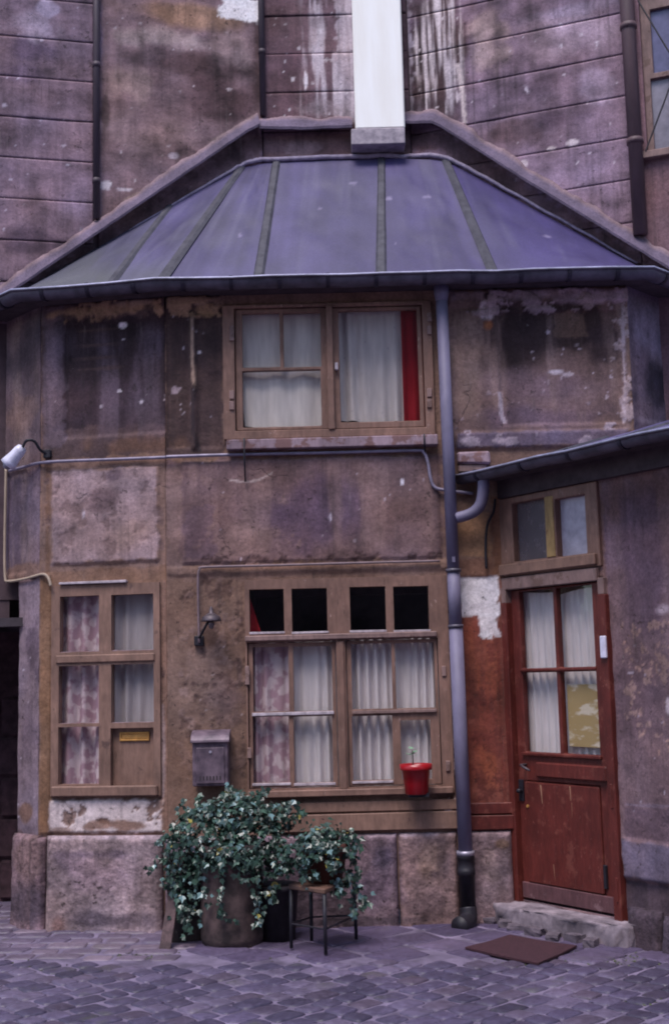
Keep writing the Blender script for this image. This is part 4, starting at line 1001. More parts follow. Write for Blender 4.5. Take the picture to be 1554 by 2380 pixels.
# backing walls (the joints between the courses)
MT['joint_dark'] = simple('course_joint', srgb(80, 64, 70), 0.95, var=.2)
bm = bmesh.new(); fbox(bm, FBL, FBL.uv(-260, 400)[0], .02, 2.2, ZTOP, -.30, -.012); bm_obj('left_wall_core', bm, MT['joint_dark'], rear)
bm = bmesh.new(); fbox(bm, FB, bL - .02, bR + .02, 2.2, ZTOP, -.30, -.012); bm_obj('centre_wall_core', bm, MT['joint_dark'], rear)
bm = bmesh.new(); fbox(bm, FBR, -.02, FBR.uv(1470, 250)[0], 2.2, ZTOP, -.30, -.012); bm_obj('right_wall_core', bm, MT['joint_dark'], rear)
u_pipeL = FBL.uv(223, 250)[0]; u_edge = FBL.uv(-260, 400)[0]
zl = [FBL.uv(105, y)[1] for y in (90, 184, 281, 374, 470, 561)]
stepL = (zl[0] - zl[-1]) / 5
zz = zl[-1] - stepL * 2
lo_wall = F2.uv(20, 1345)[1]
while zz < ZTOP - .3:
    rear_strip('stone_course', FBL, u_edge, u_pipeL - .02, zz + .003, zz + stepL - .003, col_bl, rng.uniform(-.002, .004), int(zz * 10)); zz += stepL
rear_strip('plaster_panel', FBL, u_pipeL + .02, -.005, zl[-1] - stepL, ZTOP, col_bl, .004, 77)
zc = FB.uv(715, 124)[1]; stepC = FB.uv(715, 35)[1] - zc
zz = zc - stepC * 4
while zz < ZTOP - .3:
    rear_strip('stone_course', FB, bL + .005, bR - .005, zz + .003, zz + stepC - .003, col_bc, rng.uniform(-.002, .004), int(zz * 10) + 3); zz += stepC
u_pipeR = FBR.uv(1470, 250)[0]
zc = FBR.uv(1270, 255)[1]; stepR = (FBR.uv(1270, 65)[1] - zc) / 2
zz = zc - stepR * 5
while zz < ZTOP - .3:
    rear_strip('stone_course', FBR, .006, u_pipeR, zz + .003, zz + stepR - .003, col_br, rng.uniform(-.002, .004), int(zz * 10) + 5); zz += stepR
# wall and window right of the right-hand pipe
wr = FBR.R(1492, -40, 1640, 352)
grid_wall('plaster_panel', FBR, (u_pipeR + .004, 3.5, 3.2, ZTOP), MT['rear'], lambda u, z: pbr(u, z, (120, 92, 98), 0.2, 27), relief(FBR, [], .004, 27), [wr], .016, rear, .14)
rw = part_empty('rear_window', rear)
room('room', FBR, wr, .8, rw)
prs = [FBR.R(1512, 10, 1570, 160), FBR.R(1514, 172, 1572, 338), FBR.R(1580, 0, 1628, 152), FBR.R(1582, 165, 1630, 330)]
frame_part('frame', FBR, wr, prs, -.09, -.03, rw, 'brown_pale', .004)
for q, m_ in zip(prs, ('blue_glass', 'grey_glass', 'blue_glass', 'grey_glass')): pane(FBR, q, -.06, rw, m_)
for a, b in (((1482, 0), (1560, 130)), ((1560, 190), (1500, 350))):
    bm = bmesh.new(); tube(bm, [wp(FBR, *a, .05), wp(FBR, *b, .05)], .006, 6); bm_obj('stay_rod', bm, MT['iron'], rw)
bar('sill', FBR, FBR.R(1488, 345, 1640, 362), -.05, .05, rw, 'brown_pale', .006)

# flashing ledge along the line where the roof meets the rear walls
def ledge(F, pts, h, d, seed, col=(98, 86, 104)):
    """a projecting mortar and zinc fillet following pts (picture points of its lower edge)"""
    n = 130; V = []; Fs = []; Cc = []
    uz = [F.uv(*p) for p in pts]; L = np.cumsum([0] + [math.hypot(b[0] - a[0], b[1] - a[1]) for a, b in zip(uz, uz[1:])])
    for i in range(n + 1):
        s = L[-1] * i / n; u = np.interp(s, L, [p[0] for p in uz]); z = np.interp(s, L, [p[1] for p in uz])
        j = .006 * (fbm(np.array([u]), np.array([z]), 14, seed, 4)[0] - .5); hh = h * (1 + .5 * (fbm(np.array([u]), np.array([z]), 7, seed + 2, 4)[0] - .5))
        for k, (dd, dz) in enumerate(((-.01, .045), (d, 0.0 + j), (d + .004, .020 + j), (d * .62, hh * .55), (d * .26, hh * .84 + j), (-.01, hh + j * 3))):
            V.append(tuple(F.P(u, z + dz, dd + (j if 0 < k < 5 else 0)))); q = fbm(np.array([u]), np.array([z + dz]), 9, seed + 3, 4)[0]
            Cc.append(srgb(*col) * (0.45 + 1.0 * q) if k < 4 else srgb(124, 104, 110) * (0.4 + 1.2 * q))
    for i in range(n):
        for k in range(5): a = i * 6 + k; Fs.append((a, a + 6, a + 7, a + 1))
    Fs.append(tuple(range(6))); Fs.append(tuple(n * 6 + k for k in range(5, -1, -1)))
    me = bpy.data.meshes.new('flashing'); me.from_pydata(V, [], Fs); set_col(me, np.array(Cc)); return new_obj('flashing', me, MT['flash'], rear)
ledge(FBL, [(-80, 765), (30, 688), (235, 548), (430, 415), (570, 320), (598, 306)], .165, .11, 1)
ledge(FB, [(604, 312), (700, 314), (818, 309)], .15, .11, 2)
ledge(FBR, [(936, 300), (1012, 298), (1030, 306), (1240, 440), (1400, 538), (1600, 662)], .165, .11, 3)
# pale mortar bead along the top of the zinc
bm = bmesh.new()
def bead(F, pts, r, d=.015):
    bm = bmesh.new(); P = [Vector(tuple(wp(F, x, y, d))) for x, y in pts]
    P = catmull(P, 5); P = [p + Vector((0, rng.uniform(-.004, .004), rng.uniform(-.006, .006))) for p in P]
    tube(bm, P, r, 7); return bm_obj('mortar_bead', bm, MT['mortar'], rear, True)
bead(FBL, [(300, 533), (430, 458), (540, 394), (575, 378), (606, 371)], [.006] + [.02] * 0 + [.022])
bead(FB, [(604, 371), (700, 367), (820, 362), (950, 363)], .020)
bead(FBR, [(950, 363), (1010, 362), (1060, 376), (1150, 426), (1300, 508), (1480, 610)], [.022, .008])
# mortar below the ledge: wall skirts so that no gap shows behind the roof edge
psk = Paint(FB)
for F, a, b in ((FBL, u_edge, 0.0), (FB, bL, bR), (FBR, 0.0, 3.4)):
    pass

# pipes on the rear walls
def rear_pipe(name, F, pts, r, mat, label, d=.04, collars=()):
    t = thing(name, label, 'drainpipe')
    P = [wp(F, x, y, d) for x, y in pts]
    # keep it plumb
    u0 = F.uv(*pts[-1], d)[0]; zs = [F.uv(x, y, d)[1] for x, y in pts]
    bm = bmesh.new(); tube(bm, [F.P(u0, zs[-1], d), F.P(u0, ZTOP, d)], r, 12); bm_obj('pipe', bm, MT[mat], t, True)
    for y in collars:
        z = F.uv(pts[0][0], y, d)[1]; bm = bmesh.new(); tube(bm, [F.P(u0, z - .02, d), F.P(u0, z + .02, d)], r * 1.18, 12); bm_obj('collar', bm, MT[mat], t, True)
    return t
rear_pipe('drainpipe', FBL, [(222, 0), (224, 508)], .026, 'dark_pipe', 'slim brown drainpipe left of the stained panel on rear wall', .035, (150, 420))
rear_pipe('drainpipe', FBL, [(609, 0), (611, 268)], .024, 'dark_pipe', 'thin dark pipe in the rear corner right of the stained panel', .03, (120,))
rear_pipe('drainpipe', FBR, [(1466, 0), (1488, 545)], .052, 'brown_pipe', 'thick brown drainpipe at upper right beside the rear window', .06, (60, 330))

# white flue
flue = thing('white_flue', 'blown white painted square flue box rising up the rear wall', 'flue')
fl = FB.R(821, -60, 935, 297, .16); bm = bmesh.new(); fbox(bm, FB, fl[0], fl[1], fl[2], ZTOP, .0, .16); bm_obj('shaft', bm, MT['white_paint'], flue, bevel=.010)
fb = FB.R(816, 297, 941, 334, .17); MT['flue_base'] = simple('flue_base', srgb(150, 140, 152), .85, var=.3, s=18, col2=srgb(176, 164, 172), bumpd=.003)
bm = bmesh.new(); plate(bm, FB, fb, [], 0.0, .172); bm_obj('base', bm, MT['flue_base'], flue, bevel=.006)

# left passage in the rear wall, dark
dk = simple('dark_red_brick', srgb(70, 50, 56), .95, var=.4, s=14, bumpd=.008)  # dark reddish brown masonry of the passage
pas = thing('passage', 'dark passage opening at the left edge beside the house base', 'passage')
zl0 = lo_wall
bm = bmesh.new(); fbox(bm, FBL, u_edge, FBL.uv(22, 1400)[0], 2.0, 2.2 + .004, -.28, -.02); bm_obj('lintel', bm, MT['joint_dark'], pas)
bm = bmesh.new(); o0 = np.array([-3.0, YC + .9, 0]); wbox(bm, (-3.1, YC + 1.35, 1.0), (2.2, .2, 2.0)); bm_obj('end_wall', bm, dk, pas)
bm = bmesh.new(); wbox(bm, (-3.14, YC + .80, 2.03), (2.0, 1.0, .06)); bm_obj('ceiling', bm, MT['dark'], pas)
bm = bmesh.new(); wbox(bm, (-4.0, YC + .6, 1.0), (.2, 1.6, 2.0)); bm_obj('side_wall', bm, dk, pas)
bm = bmesh.new(); wbox(bm, (-3.05, YC + .98, 2.95), (2.2, .1, 1.9)); bm_obj('upper_wall', bm, dk, pas)
for k in range(5):
    for j in range(4):
        bm = bmesh.new(); wbox(bm, (-3.2 + j * .42 + (k % 2) * .2, YC + 1.24, .16 + k * .30), (.40, .04, .28)); bm_obj('stone', bm, dk, pas, bevel=.015)

# ------------------------------------------------------------------ low house with the red door
low = thing('low_house', 'low mauve plastered house at right with a red painted door', 'house')
gD = [FD.uv(x, y, .20) for x, y in ((1075, 1096), (1540, 1014))]
zG = (gD[0][1] + gD[1][1]) / 2
door_out = FD.R(1180, 1348, 1424, 2112); fan_out = FD.R(1158, 1140, 1396, 1330)
uDm = 2.6
pd = Paint(FD)
pd.blob(1470, 1640, 120, 180, (96, 74, 80), 0.7, 0.5, 0.7, 4).blob(1470, 1280, 100, 130, (112, 92, 106), 0.6, 0.6, 0.7, 4).blob(1460, 1150, 140, 60, (100, 72, 68), 0.7, 0.6, 0.7).streak(1395, 1120, 1560, 1500, (82, 64, 80), 0.6, 7, 1, 0.5)
pd.flecks(1450, 1440, 1560, 1760, 40, (168, 132, 122), (2, 7)).flecks(1440, 1400, 1560, 1900, 20, (176, 160, 172), (1.5, 5)).blob(1545, 1415, 22, 20, (170, 150, 160), 0.8, 0.6).blob(1552, 1640, 8, 24, (190, 172, 180), 0.9)
pd.rect(1450, 1880, 1640, 1962, (86, 68, 80), 0.7, 0.02).rect(1450, 1964, 1640, 2055, (98, 90, 110), 0.85, 0.02).rect(1450, 2058, 1640, 2300, (62, 52, 62), 0.9, 0.03)
pd.rect(1380, 1110, 1404, 1380, (112, 84, 76), 0.7, 0.03)
pd.flake(1440, 1430, 1600, 1780, (150, 120, 112), .7, .64, 16, .003)
pd.line([(1455, 1870), (1560, 1876)], 3, (124, 108, 124), 0.6)
dz0 = 0.02
grid_wall('wall', FD, (0.0, uDm, 0.02, zG + .02), MT['wall'], lambda u, z: pd(u, z, (114, 91, 96), 0.20, 14), relief(FD, [((1450, 1964, 1700, 2060), .012, .006), ((1450, 2062, 1700, 2400), -.02, .02)], .008, 14), [inset(door_out, .01), inset(fan_out, .01)], .0115, low, .14)
# rough stones of its foot
for k in range(5):
    u0 = FD.uv(1462, 2130)[0] + k * .26
    stone_block('stone_block', FD, u0, u0 + .25, -.02, .22 - .02 * (k % 2), .03, (72, 60, 70), 70 + k, low, None, .02)
# roof
n_in = -FD.n
e0 = FD.P(gD[0][0] - .02, zG, .20); e1 = FD.P(uDm + .2, zG, .20)
pk = wp(FC, 1475, 1000); a_ = e1 - e0; nr = np.cross(a_, pk - e0); nr = nr / np.linalg.norm(nr); nr = nr * np.sign(nr[2])
def roof_z(x, y): return e0[2] - (nr[0] * (x - e0[0]) + nr[1] * (y - e0[1])) / nr[2]
def rp3(u, d): p = FD.P(u, 0, d); return np.array([p[0], p[1], roof_z(p[0], p[1])])
lroof = bpy.data.objects.new('roof', None); COL.objects.link(lroof); lroof.parent = low
us = np.linspace(gD[0][0] - .02, uDm + .2, 6)
roof_keep = roof; roof = lroof
for k in range(5): zinc_sheet(rp3(us[k], .21), rp3(us[k + 1], .21), rp3(us[k + 1], -1.6), rp3(us[k], -1.6), (88, 82, 122), .2, 90 + k, .1)
for k in range(1, 5): roof_seam(rp3(us[k], .21), rp3(us[k], -1.6), .022, .022)
roof = roof_keep
gl = [FD.P(gD[0][0], zG - .01, .19), FD.P(uDm + .2, zG - .01, .19)]
make_gutter(gl, low, 7, .052)
bm = bmesh.new(); fbox(bm, FD, .0, uDm, zG - .17, zG - .05, .005, .05); bm_obj('fascia', bm, MT['soffit'], low)
bm = bmesh.new(); fbox(bm, FD, .0, uDm, zG - .05, zG - .03, -.05, .17); bm_obj('soffit', bm, MT['soffit'], low)
# rubble seat of the roof end on the house wall
bm = bmesh.new(); fbox(bm, FC, *FC.R(1060, 1052, 1136, 1080), -.02, .06, .006); bm_obj('mortar_seat', bm, MT['sill'], low, bevel=.012)
bm = bmesh.new(); fbox(bm, FC, *FC.R(1064, 1080, 1130, 1100), -.02, .04, .004); bm_obj('mortar_seat', bm, MT['brown_pale'], low, bevel=.010)

# fanlight
fan = part_empty('fanlight', low)
room('room', FD, fan_out, .5, fan)
fp = [FD.R(1196, 1163, 1272, 1302), FD.R(1296, 1154, 1366, 1291)]
frame_part('frame', FD, fan_out, fp, -.10, .022, fan, 'brown_win', .005)
pane(FD, fp[0], -.03, fan, 'dusty_dark'); pane(FD, fp[1], -.03, fan, 'dusty_pale')
q = FD.R(1274, 1160, 1294, 1302); bar('mullion', FD, (q[0], q[1], fp[0][2], fp[0][3]), -.01, .030, fan, 'yellow_wood', .004)
bar('sill', FD, FD.R(1170, 1300, 1394, 1326), .0, .050, fan, 'brown', .006)
bar('door_head', FD, FD.R(1172, 1332, 1394, 1362), .0, .034, fan, 'brown_pale', .006)

# door
door = part_empty('door', low)
room('room', FD, door_out, .9, door)
leaf = FD.R(1199, 1362, 1408, 2100)
u_l, u_r, z_b, z_t = door_out
z_head = FD.uv(1290, 1362)[1]; z_sill = FD.uv(1320, 2108)[1]
zr = FD.uv(1290, 1385)[1]
leafr = (FD.uv(1198, 1700)[0], FD.uv(1412, 1700)[0], z_sill + .004, z_head)
bar('frame_post', FD, (u_l - .02, leafr[0] - .004, z_sill - .05, zr - .02), -.09, .036, door, 'red', .004)
bar('frame_post', FD, (u_l - .018, leafr[0] - .006, zr - .02, z_head + .02), -.09, .034, door, 'brown_pale', .004)
bar('frame_post', FD, (leafr[1] + .004, u_r + .03, z_sill - .05, zr - .02), -.09, .036, door, 'red', .004)
bar('frame_post', FD, (leafr[1] + .006, u_r + .02, zr - .02, z_head + .02), -.09, .034, door, 'brown_pale', .004)
gp = [FD.R(1207, 1378, 1286, 1554), FD.R(1294, 1374, 1374, 1550), FD.R(1214, 1564, 1293, 1754), FD.R(1301, 1560, 1388, 1750)]
ul = [sum(x) / 2 for x in ((gp[0][0], gp[2][0]), (gp[0][1], gp[2][1]), (gp[1][0], gp[3][0]), (gp[1][1], gp[3][1]))]
z1a, z1b = (gp[0][2] + gp[1][2]) / 2, z_head - .012; z2a, z2b = (gp[2][2] + gp[3][2]) / 2, (gp[2][3] + gp[3][3]) / 2
gp = [(ul[0], ul[1], z1a, z1b), (ul[2], ul[3], z1a, z1b), (ul[0], ul[1], z2a, z2b), (ul[2], ul[3], z2a, z2b)]
lowp = FD.R(1224, 1822, 1398, 2072)
frame_part('door_leaf', FD, leafr, gp + [lowp], -.055, -.008, door, 'red', .005)
for q in gp: pane(FD, q, -.030, door)
bar('lower_panel', FD, (lowp[0] + .004, lowp[1] - .004, lowp[2] + .02, lowp[3] - .004), -.045, .004, door, 'red', .007)
bar('middle_panel', FD, FD.R(1248, 1777, 1412, 1812), -.02, .018, door, 'red', .008)
bar('weather_bar', FD, (ul[0] - .02, ul[3] + .02, z2a - .022, z2a - .002), -.02, .014, door, 'red', .004)
bar('weather_bar', FD, (ul[0] - .01, ul[3] + .01, z1a - .020, z1a - .004), -.02, .004, door, 'red', .003)
bar('kick_board', FD, (leafr[0] + .004, leafr[1] - .004, leafr[2] + .002, leafr[2] + .10), -.02, .006, door, 'red_faded', .004)
for y in (1850, 2068): bar('hinge', FD, FD.R(1428 + (y - 1850) * .06, y - 28, 1433 + (y - 1850) * .06, y + 28), .03, .042, door, 'red', .003)
gr = FD.R(1404, 2012, 1411, 2066); bar('vent', FD, gr, -.01, .012, door, 'iron', .002)
# lever handle
hp = wp(FD, 1222, 1778, .0); bm = bmesh.new(); tube(bm, [hp, hp + FD.n * .045, hp + FD.n * .05 + FD.t * .03 - np.array([0, 0, .012]), hp + FD.n * .05 + FD.t * .085 - np.array([0, 0, .03])], [.010, .010, .009, .007], 8)
bm_obj('handle', bm, MT['lamp_dark'], door, True)
bar('lock_plate', FD, FD.R(1206, 1812, 1216, 1862), -.01, .004, door, 'iron', .002)
bm = bmesh.new(); kp = wp(FD, 1213, 1838, .0); lathe(bm, kp, [(.010, 0), (.012, .012), (.016, .03), (.012, .042)], 10, axis=tuple(FD.n)); bm_obj('knob', bm, MT['iron'], door, True)
bm = bmesh.new(); kp = wp(FD, 1228, 1874, .0); tube(bm, [kp - FD.n * .01, kp + FD.n * .012], .010, 8); bm_obj('keyhole', bm, MT['brass'], door)

# paint drips on the door panel
MT['drip'] = simple('paint_drip', srgb(150, 112, 90), .6, var=.2)
for a, b, r in (((1256, 1825), (1260, 1868), .006), ((1324, 1828), (1326, 1862), .005), ((1328, 1866), (1329, 1900), .0018), ((1286, 2010), (1290, 2050), .0022)):
    bm = bmesh.new(); p0 = wp(FD, *a, .004); p1_ = wp(FD, *b, .004); tube(bm, [p0, p1_], [r, r * .4], 6); bm_obj('paint_drip', bm, MT['drip'], door)

# ------------------------------------------------------------------ door step and mat
step = thing('door_step', 'worn pale stone step below the red door', 'step')
sp = [(1108, 2098), (1196, 2092), (1300, 2116), (1462, 2146)]
zs_ = z_sill - .02
s_in = [FD.P(-.06, 0, -.05), FD.P(leafr[1] + .16, 0, -.05)]
s_out = [FD.P(-.10, 0, .17), FD.P(.18, 0, .20), FD.P(.45, 0, .19), FD.P(.75, 0, .17), FD.P(leafr[1] + .17, 0, .10)]
outl = [s_in[0], *s_out, s_in[1]]
bm = bmesh.new(); N = 7; rings = []
fine = []
for a, b in zip(outl, outl[1:] + outl[:1]):
    for i in range(6): fine.append(a + (b - a) * i / 6)
cen = sum(fine) / len(fine)
for h, sc in ((-.02, 1.0), (zs_ * .5, 1.02), (zs_ - .02, 1.03), (zs_ - .004, 1.0), (zs_, .95), (zs_ + .002, .5)):
    rings.append([bm.verts.new((cen[0] + (p[0] - cen[0]) * sc + rng.uniform(-.008, .008) * (h < zs_ - .003), cen[1] + (p[1] - cen[1]) * sc + rng.uniform(-.03, .03) * (h < zs_ - .003), h + rng.uniform(-.006, .005))) for p in fine])
for Ra, Rb in zip(rings, rings[1:]):
    for k in range(len(fine)): bm.faces.new((Ra[k], Ra[(k + 1) % len(fine)], Rb[(k + 1) % len(fine)], Rb[k]))
bm.faces.new(rings[-1])
MT['step'] = simple('step_stone', srgb(106, 95, 105), .85, var=.35, s=7, col2=srgb(154, 140, 150), bumpd=.008)
bm_obj('slab', bm, MT['step'], step, True)
MT['step_dark'] = simple('rubble_stone', srgb(88, 78, 88), .9, var=.35, s=20, bumpd=.008)
for k in range(7):
    p = FD.P(-.08 + k * .15, 0, .20 + rng.uniform(-.01, .03)); bm = bmesh.new(); bmesh.ops.create_cube(bm, size=.1)
    bmesh.ops.subdivide_edges(bm, edges=bm.edges[:], cuts=2, use_grid_fill=True)
    a = rng.uniform(0, 3); sx, sy, sz = rng.uniform(.8, 1.6), rng.uniform(.5, .8), rng.uniform(.4, .9)
    for v in bm.verts:
        c = v.co * (1 + rng.uniform(-.12, .12)) * (.8 + .2 * .07 / max(v.co.length, .03)); v.co = Vector(((c.x * sx * math.cos(a) - c.y * sy * math.sin(a)) + p[0], (c.x * sx * math.sin(a) + c.y * sy * math.cos(a)) + p[1], c.z * sz + .015))
    bm_obj('rubble', bm, MT['step_dark'], step)
mp_ = [ground_at(x, y, .03) for x, y in ((1080, 2201), (1184, 2172), (1340, 2197), (1250, 2238))]
bm = bmesh.new(); n = 10; G = [[None] * (n + 1) for _ in range(n + 1)]; Gb = [[None] * (n + 1) for _ in range(n + 1)]
for i in range(n + 1):
    for j in range(n + 1):
        a, b = i / n, j / n; p = mp_[0] * (1 - a) * (1 - b) + mp_[1] * a * (1 - b) + mp_[2] * a * b + mp_[3] * (1 - a) * b
        z = .026 + .002 * math.sin(a * 7 + 1) * math.cos(b * 6); G[i][j] = bm.verts.new((p[0], p[1], z)); Gb[i][j] = bm.verts.new((p[0], p[1], z - .012))
for i in range(n):
    for j in range(n):
        bm.faces.new((G[i][j], G[i + 1][j], G[i + 1][j + 1], G[i][j + 1])); bm.faces.new((Gb[i][j + 1], Gb[i + 1][j + 1], Gb[i + 1][j], Gb[i][j]))
for i in range(n):
    for L in (lambda k: (G[k][0], Gb[k][0]), lambda k: (G[k][n], Gb[k][n]), lambda k: (G[0][k], Gb[0][k]), lambda k: (G[n][k], Gb[n][k])):
        a, b = L(i), L(i + 1); bm.faces.new((a[0], b[0], b[1], a[1]))
tag(bm_obj('doormat', bm, MT['mat'], None), 'dark maroon doormat lying askew on the cobbles before the step', 'doormat')

# ------------------------------------------------------------------ curtains
def curtain(name, F, rect_px, d, mat, label, folds=7, amp=.022, bottom=None, taper=0.0, seed=0, nz=20, group=None, topcurve=None):
    u0, u1, z0, z1 = F.R(*rect_px, off=d); nu = max(24, int((u1 - u0) / .008)); r = random.Random(seed)
    ph = [r.uniform(0, 6.28) for _ in range(3)]; V = []; Fs = []
    for i in range(nu + 1):
        s = i / nu
        for j in range(nz + 1):
            t = j / nz; uc = (u0 + u1) / 2; hw = (u1 - u0) / 2
            zb = z0 + (bottom(s) if bottom else 0.0); zt = z1 - (topcurve(s) if topcurve else 0)
            wdt = 1 - taper * (1 - t) ** 1.5; u = uc + (s - .5) * 2 * hw * wdt
            f = amp * (math.sin(s * folds * 6.28 + ph[0] + .6 * math.sin(t * 2 + ph[1])) * (.55 + .45 * (1 - t)) + .5 * math.sin(s * folds * 2.3 * 6.28 * .5 + ph[2]))
            V.append(tuple(F.P(u, zb + (zt - zb) * t, d + f)))
    for i in range(nu):
        for j in range(nz): a = i * (nz + 1) + j; Fs.append((a, a + nz + 1, a + nz + 2, a + 1))
    me = bpy.data.meshes.new(name); me.from_pydata(V, [], Fs)
    for p in me.polygons: p.use_smooth = True
    return tag(new_obj(name, me, MT[mat]), label, 'curtain', group)
curtain('curtain', FC, (549, 708, 772, 998), -.066, 'cream', 'cream curtain with curved hem in the upper window left casement', 3, .006, lambda s: .0 + .03 * (2 * s - 1) ** 2, .16, 1)
curtain('curtain', FC, (776, 712, 939, 984), -.066, 'dotted', 'grey dotted curtain hanging in the upper window right casement', 5, .015, lambda s: .016 - .016 * s * s + .006 * math.sin(s * 9), .03, 2)
curtain('curtain', FC, (934, 706, 990, 998), -.070, 'red_cloth', 'red curtain strip at the right edge of the upper window', 2, .012, None, 0, 3)
curtain('curtain', FC, (574, 1478, 677, 1840), -.074, 'net_pink', 'pinkish striped curtain in leftmost column of the wide lower window', 4, .022, None, 0, 4)
curtain('curtain', FC, (674, 1478, 790, 1840), -.076, 'net', 'white curtain in second column of the wide lower window', 5, .022, None, 0, 5)
curtain('curtain', FC, (802, 1478, 914, 1840), -.074, 'net', 'white curtain in third column of the wide lower window', 5, .024, None, 0, 6)
curtain('curtain', FC, (912, 1478, 1030, 1840), -.076, 'net', 'white curtain in rightmost column of wide lower window behind red pot', 6, .020, None, 0, 7)
curtain('curtain', FC, (574, 1360, 606, 1480), -.075, 'red_cloth', 'red cloth corner behind the leftmost small transom pane', 1, .010, None, .0, 8, topcurve=lambda s: .02 + .30 * s)
curtain('curtain', F1, (130, 1370, 242, 1845), -.075, 'net_pink', 'pink flowered curtain in left column of the left window', 3, .020, None, 0, 9)
curtain('curtain', F1, (250, 1370, 366, 1700), -.075, 'net_grey', 'grey net curtain above the brass letter slot', 4, .018, None, 0, 10)
curtain('curtain', FD, (1194, 1368, 1294, 1768), -.085, 'net', 'white pleated curtain in left half of the red door', 6, .010, None, 0, 11, topcurve=lambda s: .035 * math.sin(s * 3.14 * .5) )
curtain('curtain', FD, (1286, 1368, 1396, 1768), -.088, 'net', 'white pleated curtain in right half of the red door', 6, .010, None, 0, 12, topcurve=lambda s: .05 * (1 - s) ** 2)
MT['paper'] = simple('yellow_paper', srgb(178, 156, 112), .8, var=.06, s=5, stretch=(1, 1, 2.5), col2=srgb(214, 204, 186), lo=.5, hi=.58)
bm = bmesh.new(); q = FD.R(1305, 1592, 1390, 1738); fbox(bm, FD, q[0], q[1], q[2], q[3], -.062, -.058, .004)
tag(bm_obj('paper_sheet', bm, MT['paper'], None), 'yellowed paper sheet behind the lower right door pane', 'paper')
bm = bmesh.new(); q = FD.R(1408, 1478, 1421, 1530); fbox(bm, FD, q[0], q[1], q[2], q[3], .036, .058)
tag(bm_obj('thermometer', bm, MT['lamp_white'], None, bevel=.006), 'small white oblong thermometer on the right door post', 'thermometer')

# ------------------------------------------------------------------ downpipe
dpo = .085
dp = thing('downpipe', 'tall grey zinc downpipe running from gutter to cobbles', 'drainpipe')
def dpp(y, x=None):
    x = 1026 + (y - 700) * (1082 - 1026) / (2000 - 700) if x is None else x
    return wp(FC, x, y, dpo)
R_ = .040
bm = bmesh.new(); tube(bm, [dpp(662), dpp(682), dpp(700)], [.052, .050, R_], 14); bm_obj('outlet', bm, MT['pipe'], dp, True)
segs_ = [700, 1325, 1455, 1985]
for k, (a, b) in enumerate(zip(segs_, segs_[1:])):
    bm = bmesh.new(); tube(bm, [dpp(a), dpp(b)], R_ + .003 * k, 16); bm_obj('pipe_length', bm, MT['pipe'], dp, True)
for y in (1325, 1455):
    bm = bmesh.new(); tube(bm, [dpp(y - 3), dpp(y + 5)], R_ + .011, 16); bm_obj('collar', bm, MT['gutter'], dp, True)
bm = bmesh.new(); p = dpp(1302); wbox(bm, (p[0], p[1] - R_, p[2]), (.02, .03, .035)); bm_obj('bracket_bolt', bm, MT['pipe'], dp)
bm = bmesh.new(); tube(bm, [dpp(1982), dpp(1996), dpp(1997), dpp(2020), dpp(2021), dpp(2034), dpp(2035), dpp(2120)], [.056, .058, .055, .055, .058, .058, .052, .050], 16)
bm_obj('iron_base', bm, MT['iron'], dp, True)
bm = bmesh.new(); tube(bm, [dpp(1978), dpp(1988)], .058, 16); bm_obj('collar', bm, MT['lamp_metal'], dp, True)
bm = bmesh.new(); q = dpp(2110); tube(bm, [q, q + np.array([0, -.02, -.06]), q + np.array([-.03, -.07, -.085]), q + np.array([-.07, -.13, -.09])], [.054, .056, .058, .060], 14, True, True); bm_obj('shoe', bm, MT['iron'], dp, True)
# branch from the low gutter
br = thing('branch_pipe', 'curved grey elbow pipe joining the low gutter to the downpipe', 'drainpipe')
pts = [wp(FC, 1122, 1104, .16), wp(FC, 1123, 1135, .15), wp(FC, 1116, 1172, .13), wp(FC, 1095, 1193, .11), wp(FC, 1060, 1204, .09)]
bm = bmesh.new(); tube(bm, [Vector(tuple(p)) for p in pts], [.040, .036], 14, True, True); bm_obj('elbow', bm, MT['pipe'], br, True)
bm = bmesh.new(); tube(bm, [pts[0] + np.array([0, 0, .01]), pts[0] - np.array([0, 0, .03])], .046, 14); bm_obj('collar', bm, MT['pipe'], br, True)

# ------------------------------------------------------------------ conduits and cables
def cable(name, label, segs, r, mat, cat, smooth=True):
    bm = bmesh.new(); P = [Vector(tuple(wp(F, x, y, d))) for F, x, y, d in segs]; tube(bm, P, r, 8, True, smooth); o = bm_obj(name, bm, MT[mat], None, True); return tag(o, label, cat)
cable('conduit', 'grey conduit pipe running level under the upper window', [(F2, 22, 1094, .03), (F2, 60, 1084, .03), (F1, 108, 1074, .03), (F1, 250, 1068, .03), (F1, 375, 1063, .03), (FC, 400, 1061, .03), (FC, 560, 1056, .03), (FC, 760, 1052, .03), (FC, 960, 1047, .03), (FC, 984, 1051, .03), (FC, 994, 1075, .03), (FC, 1000, 1110, .03), (FC, 1010, 1132, .03), (FC, 1035, 1139, .03), (FC, 1100, 1147, .03)], .011, 'conduit', 'conduit')
cable('lamp_conduit', 'thin painted conduit above the lower window bending down to the saucer lamp', [(FC, 1022, 1304, .03), (FC, 850, 1308, .03), (FC, 640, 1314, .03), (FC, 480, 1318, .03), (FC, 464, 1324, .03), (FC, 460, 1345, .03), (FC, 461, 1420, .03), (FC, 463, 1495, .03)], .008, 'conduit_brown', 'conduit')
cable('white_cable', 'cream cable framing the left return wall and curling at its corner', [(F2, 14, 1090, .02), (F2, 13, 1150, .02), (F2, 11, 1260, .02), (F2, 12, 1340, .02), (F2, 20, 1351, .02), (F2, 60, 1345, .02), (F1, 98, 1335, .03), (F1, 112, 1343, .045), (F1, 118, 1362, .05)], .010, 'cable', 'cable')
